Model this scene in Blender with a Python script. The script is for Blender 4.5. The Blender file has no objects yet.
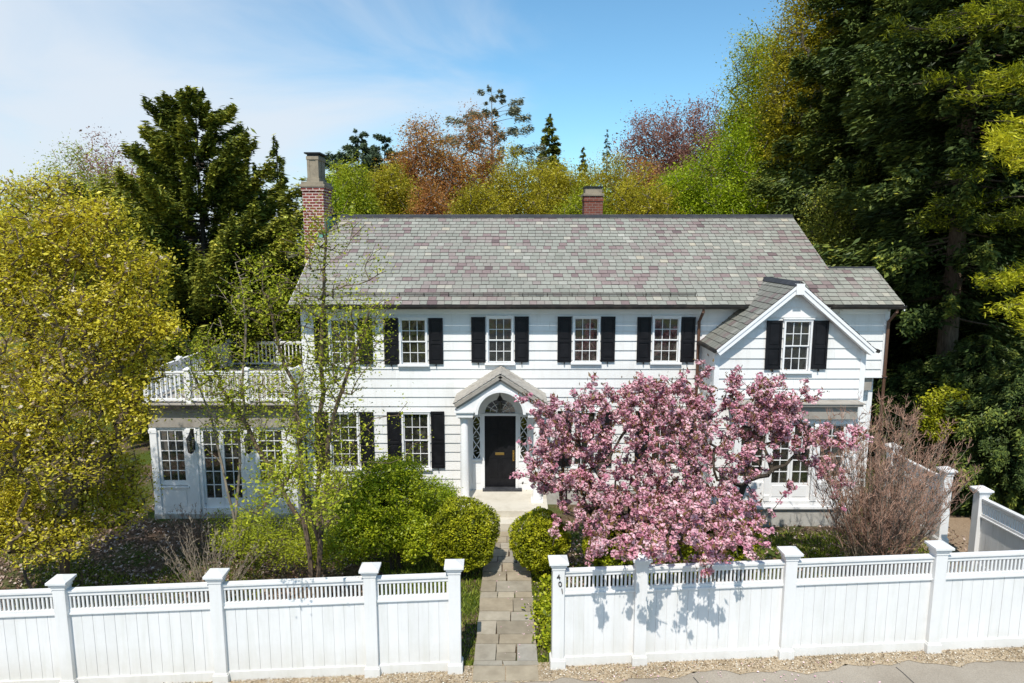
import bpy, math, random
import numpy as np
from math import radians as R, sin, cos, pi, atan2, sqrt
from mathutils import Vector

random.seed(4)
RNG = np.random.default_rng(11)
scene = bpy.context.scene
COL = scene.collection

# ------------------------------------------------------------------ camera numbers
CAM_H, PITCH, F = 7.4, R(8.4), 683.0
def at(u, v, y):
    """real-world x, z of the point seen at (u, v) of the photograph when it lies at depth y"""
    cx, cy = (u - 512) / F, (341.5 - v) / F
    dy = cos(PITCH) + cy * sin(PITCH)
    dz = -sin(PITCH) + cy * cos(PITCH)
    t = y / dy
    return t * cx, CAM_H + t * dz

def ground(x, y):
    k = min(1.0, max(0.0, (16.5 - y) / 5.5))
    return 0.025 * max(-25.0, min(25.0, x)) * k
def groundv(x, y):
    k = np.clip((16.5 - y) / 5.5, 0, 1)
    return 0.025 * np.clip(x, -25, 25) * k

# ------------------------------------------------------------------ mesh building
def absloc(o):
    v = Vector((0, 0, 0))
    while o is not None:
        v += o.location
        o = o.parent
    return v

class MB:
    def __init__(s):
        s.v, s.f, s.r = [], [], []
    def add(s, vs, fs, r=0.5):
        n = len(s.v)
        s.v.extend(vs)
        for f in fs:
            s.f.append(tuple(n + i for i in f)); s.r.append(r)
        return s
    def box(s, x0, x1, y0, y1, z0, z1, r=0.5):
        if x1 < x0: x0, x1 = x1, x0
        if y1 < y0: y0, y1 = y1, y0
        if z1 < z0: z0, z1 = z1, z0
        vs = [(x0,y0,z0),(x1,y0,z0),(x1,y1,z0),(x0,y1,z0),(x0,y0,z1),(x1,y0,z1),(x1,y1,z1),(x0,y1,z1)]
        return s.add(vs, [(0,3,2,1),(4,5,6,7),(0,1,5,4),(1,2,6,5),(2,3,7,6),(3,0,4,7)], r)
    def obox(s, o, ax, ay, az, r=0.5):
        """box from corner o with edge vectors ax, ay, az"""
        o, ax, ay, az = Vector(o), Vector(ax), Vector(ay), Vector(az)
        vs = [o, o+ax, o+ax+ay, o+ay, o+az, o+ax+az, o+ax+ay+az, o+ay+az]
        return s.add([tuple(p) for p in vs], [(0,3,2,1),(4,5,6,7),(0,1,5,4),(1,2,6,5),(2,3,7,6),(3,0,4,7)], r)
    def bar(s, a, b, w, h, r=0.5, up=(0,0,1)):
        """rectangular bar from a to b, centred, width w (sideways), height h"""
        a, b = Vector(a), Vector(b)
        d = b - a
        side = d.cross(Vector(up))
        if side.length < 1e-6: side = d.cross(Vector((0,1,0)))
        side.normalize(); u = side.cross(d).normalized()
        return s.obox(a - side*w/2 - u*h/2, side*w, d, u*h, r)
    def prism_y(s, poly, y0, y1, r=0.5):
        """poly in (x,z), extruded along y"""
        n = len(poly)
        vs = [(x,y0,z) for x,z in poly] + [(x,y1,z) for x,z in poly]
        fs = [tuple(range(n-1,-1,-1)), tuple(range(n,2*n))]
        fs += [(i,(i+1)%n,n+(i+1)%n,n+i) for i in range(n)]
        return s.add(vs, fs, r)
    def tube(s, pts, rad, n=8, r=0.5, caps=True):
        pts = [Vector(p) for p in pts]
        if not hasattr(rad, '__len__'): rad = [rad]*len(pts)
        vs, fs = [], []
        for i, p in enumerate(pts):
            d = (pts[min(i+1,len(pts)-1)] - pts[max(i-1,0)])
            if d.length < 1e-9: d = Vector((0,0,1))
            d.normalize()
            a = d.cross(Vector((0,0,1)))
            if a.length < 0.05: a = d.cross(Vector((1,0,0)))
            a.normalize(); b = d.cross(a)
            for k in range(n):
                t = 2*pi*k/n
                vs.append(tuple(p + (a*cos(t) + b*sin(t))*rad[i]))
        for i in range(len(pts)-1):
            for k in range(n):
                k2 = (k+1) % n
                fs.append((i*n+k, i*n+k2, (i+1)*n+k2, (i+1)*n+k))
        if caps:
            fs.append(tuple(range(n-1,-1,-1))); fs.append(tuple((len(pts)-1)*n+k for k in range(n)))
        return s.add(vs, fs, r)
    def lathe(s, c, prof, n=16, r=0.5):
        """prof: (radius, z) list about the vertical axis through c"""
        return s.tube([(c[0], c[1], c[2]+z) for _, z in prof], [max(q, 0.0005) for q, _ in prof], n, r)
    def build(s, name, mat, parent=None, smooth=False, bevel=0):
        off = absloc(parent) if parent is not None else Vector((0,0,0))
        m = bpy.data.meshes.new(name)
        m.from_pydata([(p[0]-off.x, p[1]-off.y, p[2]-off.z) for p in s.v], [], s.f)
        a = m.attributes.new('rnd', 'FLOAT', 'FACE')
        a.data.foreach_set('value', np.array(s.r, dtype=np.float32))
        if mat is not None: m.materials.append(mat)
        if smooth:
            m.polygons.foreach_set('use_smooth', [True]*len(m.polygons))
        o = bpy.data.objects.new(name, m); COL.objects.link(o)
        if parent is not None: o.parent = parent
        if bevel:
            b = o.modifiers.new('bevel', 'BEVEL'); b.width = bevel; b.segments = 2; b.limit_method = 'ANGLE'
        return o

def tag(o, label=None, cat=None, group=None, kind=None):
    if label: o['label'] = label
    if cat: o['category'] = cat
    if group: o['group'] = group
    if kind: o['kind'] = kind
    return o
def thing(name, label, cat, loc=(0,0,0), group=None):
    o = bpy.data.objects.new(name, None); COL.objects.link(o)
    o.empty_display_size = 0.2
    o.location = loc
    return tag(o, label, cat, group)

def np_mesh(name, verts, faces_n, rnd=None, mat=None, parent=None, smooth=False):
    """verts (N*k,3): consecutive runs of k=faces_n vertices are one face each"""
    off = absloc(parent) if parent is not None else Vector((0,0,0))
    verts = np.asarray(verts, dtype=np.float32).reshape(-1,3) - np.array(off, dtype=np.float32)
    n = len(verts) // faces_n
    m = bpy.data.meshes.new(name)
    m.vertices.add(len(verts)); m.vertices.foreach_set('co', verts.ravel())
    m.loops.add(len(verts)); m.loops.foreach_set('vertex_index', np.arange(len(verts), dtype=np.int32))
    m.polygons.add(n); m.polygons.foreach_set('loop_start', np.arange(0, len(verts), faces_n, dtype=np.int32))
    if rnd is not None:
        a = m.attributes.new('rnd', 'FLOAT', 'FACE'); a.data.foreach_set('value', np.asarray(rnd, dtype=np.float32))
    m.update(calc_edges=True)
    if mat: m.materials.append(mat)
    if smooth: m.polygons.foreach_set('use_smooth', [True]*n)
    o = bpy.data.objects.new(name, m); COL.objects.link(o)
    if parent is not None: o.parent = parent
    return o

# ------------------------------------------------------------------ materials
class NT:
    def __init__(s, name):
        s.m = bpy.data.materials.new(name); s.m.use_nodes = True
        s.t = s.m.node_tree; s.t.nodes.clear()
        s.out = s.n('ShaderNodeOutputMaterial')
    def n(s, k, **kw):
        nd = s.t.nodes.new(k)
        for a, b in kw.items():
            if a.startswith('i_'):
                key = a[2:].replace('_', ' ')
                nd.inputs[key].default_value = b
            else: setattr(nd, a, b)
        return nd
    def l(s, a, b): s.t.links.new(a, b)
    def ramp(s, fac, stops, interp='LINEAR'):
        r = s.n('ShaderNodeValToRGB'); cr = r.color_ramp; cr.interpolation = interp
        while len(cr.elements) < len(stops): cr.elements.new(0.5)
        for e, (p, c) in zip(cr.elements, stops):
            e.position = p; e.color = (c[0], c[1], c[2], 1)
        s.l(fac, r.inputs[0]); return r.outputs[0]
    def noise(s, scale, detail=4, rough=0.55, coord='Object', vec=None):
        nz = s.n('ShaderNodeTexNoise'); nz.inputs['Scale'].default_value = scale
        nz.inputs['Detail'].default_value = detail; nz.inputs['Roughness'].default_value = rough
        if vec is None:
            vec = s.pos()
        s.l(vec, nz.inputs['Vector']); return nz.outputs['Fac']
    def pos(s):
        if not hasattr(s, '_g'): s._g = s.n('ShaderNodeNewGeometry')
        return s._g.outputs['Position']
    def scaled(s, x, y, z):
        mp = s.n('ShaderNodeMapping'); mp.inputs['Scale'].default_value = (x, y, z)
        s.l(s.pos(), mp.inputs['Vector']); return mp.outputs[0]
    def mix(s, fac, a, b, mode='MIX'):
        mx = s.n('ShaderNodeMix'); mx.data_type = 'RGBA'; mx.blend_type = mode
        for sock, val in ((mx.inputs[0], fac), (mx.inputs[6], a), (mx.inputs[7], b)):
            if hasattr(val, 'is_linked'): s.l(val, sock)
            elif isinstance(val, (int, float)): sock.default_value = val
            else: sock.default_value = (val[0], val[1], val[2], 1)
        return mx.outputs[2]
    def attr(s, name='rnd'):
        a = s.n('ShaderNodeAttribute'); a.attribute_name = name; return a.outputs['Fac']
    def bump(s, h, strength=0.3, dist=0.02):
        b = s.n('ShaderNodeBump'); b.inputs['Strength'].default_value = strength; b.inputs['Distance'].default_value = dist
        s.l(h, b.inputs['Height']); return b.outputs[0]
    def principled(s, col, rough=0.7, spec=0.3, normal=None, metal=0.0):
        p = s.n('ShaderNodeBsdfPrincipled')
        if hasattr(col, 'is_linked'): s.l(col, p.inputs['Base Color'])
        else: p.inputs['Base Color'].default_value = (col[0], col[1], col[2], 1)
        if hasattr(rough, 'is_linked'): s.l(rough, p.inputs['Roughness'])
        else: p.inputs['Roughness'].default_value = rough
        p.inputs['Specular IOR Level'].default_value = spec
        p.inputs['Metallic'].default_value = metal
        if normal is not None: s.l(normal, p.inputs['Normal'])
        s.l(p.outputs[0], s.out.inputs[0]); return s.m

def painted(name, col, dirt=(0.5,0.48,0.44), amt=0.35, rough=0.55, scale=3.0, spec=0.3):
    t = NT(name)
    n1 = t.noise(scale, 6, 0.65); n2 = t.noise(scale*12, 3)
    f = t.ramp(n1, [(0.45, (0,0,0)), (0.8, (1,1,1))])
    f2 = t.mix(amt, (0,0,0), f)
    c = t.mix(f2, col, dirt)
    c = t.mix(0.06, c, t.ramp(n2, [(0.3,(0.6,0.6,0.6)),(0.7,(1,1,1))]), 'MULTIPLY')
    return t.principled(c, rough, spec, t.bump(n2, 0.12, 0.005))

M = {}
def siding_mat():
    t = NT('white_siding_paint')
    n1 = t.noise(1.3, 6, 0.65); streak = t.noise(1.0, 5, 0.65, vec=t.scaled(7, 7, 0.7)); fine = t.noise(40, 3, vec=t.scaled(1, 1, 14))
    c = t.ramp(t.attr(), [(0,(0.74,0.735,0.72)),(1,(0.81,0.805,0.795))])
    c = t.mix(t.ramp(n1, [(0.45,(0,0,0)),(0.85,(0.4,0.4,0.4))]), c, (0.62,0.59,0.54))
    c = t.mix(t.ramp(streak, [(0.5,(0,0,0)),(0.8,(0.45,0.45,0.45))]), c, (0.56,0.54,0.50))
    return t.principled(c, 0.6, 0.25, t.bump(fine, 0.15, 0.004))
M['siding'] = siding_mat()
M['trim'] = painted('white_trim_paint', (0.84,0.84,0.84), (0.66,0.64,0.6), 0.25, 0.5, 2.0)
def fence_mat():
    t = NT('white_fence_paint')
    n1 = t.noise(1.1, 6, 0.7); streak = t.noise(1.0, 5, 0.6, vec=t.scaled(9, 9, 0.8)); fine = t.noise(70, 2)
    c = t.mix(t.ramp(n1, [(0.4,(0,0,0)),(0.85,(0.5,0.5,0.5))]), (0.77,0.765,0.765), (0.60,0.59,0.56))
    c = t.mix(t.ramp(streak, [(0.48,(0,0,0)),(0.8,(0.5,0.5,0.5))]), c, (0.58,0.58,0.53))
    c = t.mix(1.0, c, t.ramp(t.attr(), [(0,(0.97,0.97,0.965)),(0.5,(1,1,1)),(1,(1.02,1.02,1.02))]), 'MULTIPLY')
    # splash dirt close to the soil
    sep = t.n('ShaderNodeSeparateXYZ'); t.l(t.pos(), sep.inputs[0])
    mr = t.n('ShaderNodeMapRange'); mr.inputs[1].default_value = 0.62; mr.inputs[2].default_value = -0.15
    t.l(sep.outputs[2], mr.inputs[0])
    mm = t.n('ShaderNodeMath', operation='MULTIPLY'); t.l(mr.outputs[0], mm.inputs[0]); t.l(n1, mm.inputs[1])
    c = t.mix(mm.outputs[0], c, (0.5,0.46,0.38))
    return t.principled(c, 0.5, 0.35, t.bump(fine, 0.1, 0.004))
M['fence'] = fence_mat()
M['black'] = painted('black_shutter_paint', (0.007,0.007,0.009), (0.03,0.03,0.034), 0.4, 0.5, 4.0, 0.25)
M['gutter'] = painted('dark_metal_gutter', (0.02,0.019,0.018), (0.12,0.09,0.07), 0.5, 0.5, 5.0)
M['brown_pipe'] = painted('brown_downspout_metal', (0.13,0.07,0.045), (0.06,0.035,0.025), 0.6, 0.5, 6.0)
M['iron'] = painted('black_iron', (0.015,0.015,0.015), (0.05,0.05,0.05), 0.4, 0.4, 9.0)
M['concrete'] = painted('weathered_concrete', (0.31,0.26,0.19), (0.12,0.10,0.08), 0.8, 0.85, 4.0)
M['step'] = painted('pale_step_stone', (0.60,0.56,0.48), (0.42,0.38,0.30), 0.8, 0.85, 3.0)
M['foundation'] = painted('pale_foundation_stone', (0.46,0.45,0.42), (0.28,0.26,0.22), 0.7, 0.9, 5.0)
M['frieze'] = painted('weathered_shade_tinted_frieze', (0.36,0.33,0.29), (0.20,0.17,0.14), 0.8, 0.75, 3.0)  # weathered grey; the cornice shadow on the friezes is mixed into this colour
M['lead'] = painted('lead_flashing', (0.035,0.037,0.042), (0.10,0.10,0.11), 0.6, 0.6, 4.0)
M['copper'] = painted('green_copper', (0.12,0.33,0.26), (0.2,0.2,0.12), 0.5, 0.6, 6.0)
t = NT('brass'); M['brass'] = t.principled((0.75,0.5,0.16), 0.3, 0.5, metal=1.0)
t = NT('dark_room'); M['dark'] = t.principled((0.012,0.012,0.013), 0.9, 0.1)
t = NT('pale_curtain'); M['curtain'] = t.principled(t.mix(t.noise(9,3,vec=t.scaled(6,1,0.4)), (0.20,0.20,0.19), (0.42,0.41,0.38)), 0.9, 0.1)
def glass_mat():
    t = NT('window_glass')
    n = t.noise(1.6, 4, 0.6); w = t.noise(2.5, 1)
    c = t.ramp(n, [(0.36,(0.015,0.016,0.015)),(0.47,(0.06,0.063,0.05)),(0.56,(0.025,0.026,0.024)),(0.68,(0.16,0.155,0.13))])  # soft reflections mottled into the pane colour, beside the real gloss
    d = t.n('ShaderNodeBsdfDiffuse'); t.l(c, d.inputs[0])
    g = t.n('ShaderNodeBsdfGlossy'); g.inputs['Roughness'].default_value = 0.03
    t.l(t.bump(w, 0.25, 0.05), g.inputs['Normal'])
    tr = t.n('ShaderNodeBsdfTransparent')
    m1 = t.n('ShaderNodeMixShader'); m1.inputs[0].default_value = 0.45; t.l(d.outputs[0], m1.inputs[1]); t.l(tr.outputs[0], m1.inputs[2])
    m2 = t.n('ShaderNodeMixShader'); m2.inputs[0].default_value = 0.20; t.l(m1.outputs[0], m2.inputs[1]); t.l(g.outputs[0], m2.inputs[2])
    t.l(m2.outputs[0], t.out.inputs[0]); return t.m
M['glass'] = glass_mat()
def slate_mat(name='roof_slate', dark=1.0):
    t = NT(name)
    k = dark
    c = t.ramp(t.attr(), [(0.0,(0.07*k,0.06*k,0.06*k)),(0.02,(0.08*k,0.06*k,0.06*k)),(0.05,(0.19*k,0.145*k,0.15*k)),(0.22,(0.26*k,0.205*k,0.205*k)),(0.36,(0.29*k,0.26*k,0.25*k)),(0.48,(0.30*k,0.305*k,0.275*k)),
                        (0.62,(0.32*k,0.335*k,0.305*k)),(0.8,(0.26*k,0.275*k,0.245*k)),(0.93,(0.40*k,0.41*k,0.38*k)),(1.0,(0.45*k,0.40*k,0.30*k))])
    n = t.noise(14, 5, 0.7); big = t.noise(0.7, 4, 0.6)
    c = t.mix(0.55, c, t.ramp(n, [(0.3,(0.62,0.62,0.62)),(0.75,(1.15,1.15,1.15))]), 'MULTIPLY')
    c = t.mix(0.5, c, t.ramp(big, [(0.35,(0.80,0.76,0.73)),(0.65,(1.1,1.07,1.02))]), 'MULTIPLY')
    c = t.mix(0.6, c, (1.0,0.95,0.90), 'MULTIPLY')
    return t.principled(c, 0.62, 0.35, t.bump(n, 0.3, 0.01))
M['slate'] = slate_mat(dark=1.0)
M['slate_old'] = slate_mat('lichened_slate', 0.8)
M['shingle'] = painted('weathered_grey_shingle', (0.46,0.43,0.38), (0.24,0.21,0.18), 0.9, 0.85, 9.0)
def brick_mat(name, c1, c2, mortar, msize=0.012):
    t = NT(name)
    # wrap the pattern: x+y horizontally so that both chimney faces carry courses
    sep = t.n('ShaderNodeSeparateXYZ'); t.l(t.pos(), sep.inputs[0])
    ad = t.n('ShaderNodeMath', operation='ADD'); t.l(sep.outputs[0], ad.inputs[0]); t.l(sep.outputs[1], ad.inputs[1])
    cb = t.n('ShaderNodeCombineXYZ'); t.l(ad.outputs[0], cb.inputs[0]); t.l(sep.outputs[2], cb.inputs[1])
    b = t.n('ShaderNodeTexBrick'); t.l(cb.outputs[0], b.inputs['Vector'])
    b.inputs['Scale'].default_value = 1; b.inputs['Brick Width'].default_value = 0.2; b.inputs['Row Height'].default_value = 0.085
    b.inputs['Mortar Size'].default_value = msize; b.inputs['Color1'].default_value = (*c1,1); b.inputs['Color2'].default_value = (*c2,1)
    b.inputs['Mortar'].default_value = (*mortar,1)
    c = t.mix(0.5, b.outputs[0], t.ramp(t.noise(5,5,0.7), [(0.3,(0.5,0.45,0.42)),(0.7,(1.1,1.1,1.1))]), 'MULTIPLY')
    return t.principled(c, 0.85, 0.2, t.bump(b.outputs['Fac'], -0.5, 0.01))
M['brick'] = brick_mat('old_red_brick', (0.27,0.065,0.05), (0.19,0.045,0.04), (0.62,0.52,0.47))
M['brick_dull'] = brick_mat('dull_red_brick', (0.23,0.075,0.05), (0.17,0.06,0.045), (0.24,0.19,0.16), 0.008)

def foliage_mat(name, stops, transl=0.42, gloss=0.02, tint=1.0):
    t = NT(name)
    c = t.ramp(t.attr(), stops)
    big = t.noise(0.9, 3, 0.6)
    c = t.mix(0.5, c, t.ramp(big, [(0.3,(0.62,0.66,0.62)),(0.7,(1.2,1.15,1.1))]), 'MULTIPLY')
    d = t.n('ShaderNodeBsdfDiffuse'); t.l(c, d.inputs[0])
    tr = t.n('ShaderNodeBsdfTranslucent'); t.l(t.mix(0.6, c, (1.0,1.0,0.5), 'MULTIPLY'), tr.inputs[0])
    m1 = t.n('ShaderNodeMixShader'); m1.inputs[0].default_value = transl; t.l(d.outputs[0], m1.inputs[1]); t.l(tr.outputs[0], m1.inputs[2])
    g = t.n('ShaderNodeBsdfGlossy'); g.inputs['Roughness'].default_value = 0.45
    m2 = t.n('ShaderNodeMixShader'); m2.inputs[0].default_value = gloss; t.l(m1.outputs[0], m2.inputs[1]); t.l(g.outputs[0], m2.inputs[2])
    t.l(m2.outputs[0], t.out.inputs[0]); return t.m
def bark_mat(name, c1, c2, scale=6):
    t = NT(name)
    n = t.noise(1, 5, 0.7, vec=t.scaled(scale*3, scale*3, scale*0.6))
    c = t.ramp(n, [(0.3,c1),(0.7,c2)])
    return t.principled(c, 0.9, 0.15, t.bump(n, 0.6, 0.02))
M['bark_grey'] = bark_mat('grey_bark', (0.07,0.06,0.05), (0.22,0.19,0.155))
M['bark_dark'] = bark_mat('dark_bark', (0.03,0.025,0.02), (0.10,0.08,0.06))
M['bark_pale'] = bark_mat('pale_twigs', (0.17,0.135,0.10), (0.36,0.30,0.23))
M['bark_red'] = bark_mat('reddish_twigs', (0.22,0.12,0.085), (0.46,0.29,0.21))
M['bark_brown'] = bark_mat('warm_brown_bark', (0.07,0.05,0.035), (0.20,0.145,0.10))
M['yellowgreen'] = foliage_mat('yellow_green_leaves', [(0,(0.18,0.13,0.03)),(0.25,(0.46,0.40,0.03)),(0.65,(0.80,0.70,0.06)),(0.86,(0.92,0.82,0.20)),(1,(0.74,0.54,0.32))])
M['spring'] = foliage_mat('fresh_spring_leaves', [(0,(0.12,0.15,0.01)),(0.5,(0.36,0.42,0.025)),(1,(0.66,0.66,0.06))])
M['bright'] = foliage_mat('bright_green_leaves', [(0,(0.11,0.17,0.008)),(0.5,(0.34,0.46,0.018)),(1,(0.62,0.68,0.04))])
M['shrub'] = foliage_mat('shrub_leaves', [(0,(0.09,0.13,0.01)),(0.5,(0.38,0.46,0.02)),(1,(0.76,0.76,0.05))])
M['box'] = foliage_mat('clipped_box_leaves', [(0,(0.09,0.11,0.008)),(0.5,(0.32,0.35,0.012)),(1,(0.60,0.58,0.035))], 0.25)
M['olive'] = foliage_mat('olive_gold_leaves', [(0,(0.15,0.14,0.012)),(0.5,(0.44,0.39,0.03)),(1,(0.74,0.63,0.06))])
M['redleaf'] = foliage_mat('red_brown_spring_leaves', [(0,(0.18,0.07,0.035)),(0.35,(0.42,0.17,0.06)),(0.65,(0.56,0.29,0.08)),(1,(0.62,0.47,0.09))])
M['maroon'] = foliage_mat('maroon_buds', [(0,(0.17,0.08,0.08)),(0.5,(0.34,0.17,0.15)),(1,(0.48,0.28,0.23))])
M['spruce'] = foliage_mat('spruce_needles', [(0,(0.04,0.06,0.014)),(0.4,(0.16,0.19,0.032)),(0.75,(0.36,0.36,0.05)),(1,(0.56,0.50,0.08))], 0.15)
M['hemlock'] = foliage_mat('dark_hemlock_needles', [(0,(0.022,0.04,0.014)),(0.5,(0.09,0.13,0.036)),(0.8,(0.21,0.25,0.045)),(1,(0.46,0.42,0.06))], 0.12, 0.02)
M['pine_far'] = foliage_mat('blue_green_pine_needles', [(0,(0.05,0.085,0.055)),(0.6,(0.13,0.18,0.10)),(1,(0.22,0.26,0.13))], 0.15)
M['pine_pale'] = foliage_mat('pale_grey_green_needles', [(0,(0.16,0.17,0.12)),(1,(0.40,0.40,0.28))], 0.2)
M['pine_tip'] = foliage_mat('yellow_green_pine_needles', [(0,(0.05,0.075,0.012)),(0.5,(0.34,0.37,0.02)),(1,(0.66,0.62,0.04))], 0.3)
M['cherry'] = foliage_mat('cherry_blossom_petals', [(0,(0.42,0.13,0.23)),(0.28,(0.70,0.32,0.43)),(0.65,(0.87,0.55,0.64)),(1,(0.96,0.80,0.84))], 0.3, 0.01)
M['bronze'] = foliage_mat('bronze_young_leaves', [(0,(0.13,0.06,0.03)),(1,(0.27,0.18,0.06))])
M['petal_white'] = foliage_mat('cream_magnolia_petals', [(0,(0.55,0.42,0.33)),(1,(0.85,0.78,0.68))])
# ================================================================== HOUSE
YF = 18.5                                   # front wall
house = thing('clapboard_house', 'long white two-storey clapboard house with slate roof and black shutters', 'house', (0, YF, 0))

def siding(mb, O, U, N, xl, xr, z0, z1, openings=(), expo=0.262, zref=0.5):
    """lapped boards on a vertical plane; xl, xr: bounds as functions of z; openings (a0,a1,b0,b1) along U and z"""
    O = Vector((O[0], O[1], 0)); U = Vector((U[0], U[1], 0)); N = Vector((N[0], N[1], 0))
    k0 = math.floor((z0 - zref) / expo); lap = 0.028
    z = zref + k0 * expo
    while z < z1 - 1e-4:
        cuts = {max(z, z0), min(z + expo, z1)}
        for a0, a1, b0, b1 in openings:
            for b in (b0, b1):
                if max(z, z0) < b < min(z + expo, z1): cuts.add(b)
        cuts = sorted(cuts)
        jit = random.uniform(-0.002, 0.003)
        for za, zb in zip(cuts[:-1], cuts[1:]):
            if zb - za < 1e-4: continue
            zm = (za + zb) / 2
            segs = [(None, None)]
            ops = sorted([o for o in openings if o[2] < zm < o[3]])
            edges = [None]
            for o in ops: edges += [o[0], o[1]]
            edges.append(None)
            for i in range(0, len(edges), 2):
                la = xl(za) if edges[i] is None else edges[i]; lb = xl(zb) if edges[i] is None else edges[i]
                ra = xr(za) if edges[i+1] is None else edges[i+1]; rb = xr(zb) if edges[i+1] is None else edges[i+1]
                if ra - la < 0.002 and rb - lb < 0.002: continue
                rb = max(rb, lb); ra = max(ra, la)
                oa = (lap + jit) * (1 - (za - z) / expo); ob = (lap + jit) * (1 - (zb - z) / expo)
                if abs(la-lb) < 1e-6 and abs(ra-rb) < 1e-6 and ra-la > 1.2:
                    js = []; q_ = la + random.Random(int(round(z*100))*7+int(la*10)).uniform(0.4, 3.6)
                    while q_ < ra-0.4: js.append(q_); q_ += random.Random(int(q_*97)+int(z*31)).uniform(2.2, 4.4)
                    bounds = [la]+js+[ra]
                else: bounds = None
                p = lambda a, zz, out: tuple(O + U*a + N*out + Vector((0,0,zz)))
                vs = [p(la,za,oa), p(ra,za,oa), p(rb,zb,ob), p(lb,zb,ob), p(la,za,-0.03), p(ra,za,-0.03), p(rb,zb,-0.03), p(lb,zb,-0.03)]
                if bounds is None: mb.add(vs, [(0,1,2,3), (4,5,1,0), (3,2,6,7), (1,5,6,2), (4,0,3,7)], random.Random(int(z*1000)).random())
                else:
                    for g, (s_, e_) in enumerate(zip(bounds[:-1], bounds[1:])):
                        s_ += 0.0015*(g > 0); e_ -= 0.0015*(g < len(bounds)-2); dz_ = 0
                        vs = [p(s_,za,oa), p(e_,za,oa), p(e_,zb,ob), p(s_,zb,ob), p(s_,za,-0.03), p(e_,za,-0.03), p(e_,zb,-0.03), p(s_,zb,-0.03)]
                        mb.add(vs, [(0,1,2,3), (4,5,1,0), (3,2,6,7), (1,5,6,2), (4,0,3,7)], random.Random(int(z*1000)+int(s_*77)).random())
        z += expo

def window(u0, u1, v0, v1, y, curtain=0, lights=(3, 2), parent=None, sashes=2, sill=True):
    """double-hung window, outer casing given by its place on the photograph; returns opening"""
    parent = parent or house
    vm = (v0 + v1) / 2
    x0, _ = at(u0, vm, y); x1, _ = at(u1, vm, y)
    _, zt = at((u0+u1)/2, v0, y); _, zb = at((u0+u1)/2, v1, y)
    cw = 0.048
    mb = MB()
    mb.box(x0, x0+cw, y-0.055, y+0.10, zb, zt-cw)
    mb.box(x1-cw, x1, y-0.055, y+0.10, zb, zt-cw)
    mb.box(x0-0.01, x1+0.01, y-0.06, y+0.10, zt-cw, zt+0.01)
    mb.box(x0-0.03, x1+0.03, y-0.085, y-0.01, zt+0.01, zt+0.035)
    w = mb.build('window', M['trim'], parent, bevel=0.004)
    if sill:
        MB().box(x0-0.05, x1+0.05, y-0.11, y+0.10, zb-0.055, zb+0.0).build('sill', M['trim'], w, bevel=0.006)
    ix0, ix1, iz0, iz1 = x0+cw, x1-cw, zb+0.002, zt-cw-0.002
    fr = 0.024; mt = 0.015
    s = MB()
    n = sashes; hh = (iz1 - iz0) / n
    pane = MB()
    for k in range(n):
        a, b = iz0 + k*hh, iz0 + (k+1)*hh
        yo = y + (0.005 if k == n-1 and n > 1 else 0.04)
        s.box(ix0+.001, ix0+fr, yo, yo+0.03, a, b); s.box(ix1-fr, ix1-.001, yo, yo+0.03, a, b)
        s.box(ix0+fr, ix1-fr, yo, yo+0.03, a, a+fr); s.box(ix0+fr, ix1-fr, yo, yo+0.03, b-fr*0.9, b)
        gx0, gx1, gz0, gz1 = ix0+fr, ix1-fr, a+fr, b-fr*0.9
        for i in range(1, lights[0]):
            xm = gx0 + (gx1-gx0)*i/lights[0]
            s.box(xm-mt/2, xm+mt/2, yo+0.003, yo+0.022, gz0, gz1)
        for j in range(1, lights[1]):
            zm = gz0 + (gz1-gz0)*j/lights[1]
            s.box(gx0, gx1, yo+0.0055, yo+0.0195, zm-mt/2, zm+mt/2)
        pane.box(gx0-.003, gx1+.003, yo+0.0235, yo+0.0275, gz0-.003, gz1+.003)
    s.build('sash', M['trim'], w)
    pane.build('pane', M['glass'], w)
    if curtain:
        c = MB()
        hw = (ix1-ix0)
        def drape(a, b, z0, z1, amp=0.02):
            k = 10
            for i in range(k):
                xa, xb = a+(b-a)*i/k, a+(b-a)*(i+1)/k
                ya, yb = y+0.2+amp*(i % 2), y+0.2+amp*((i+1) % 2)
                c.add([(xa,ya,z0),(xb,yb,z0),(xb,yb,z1),(xa,ya,z1)], [(0,1,2,3)])
        if curtain == 1:
            drape(ix0, ix0+hw*0.27, iz0, iz1); drape(ix1-hw*0.25, ix1, iz0, iz1)
        elif curtain == 2:
            drape(ix0, ix1, iz0+(iz1-iz0)*0.62, iz1, 0.0)
        else:
            drape(ix0, ix0+hw*0.34, iz0, iz1)
        c.build('curtain', M['curtain'], w)
    return (x0+0.03, x1-0.03, zb, zt-0.03)

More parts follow.
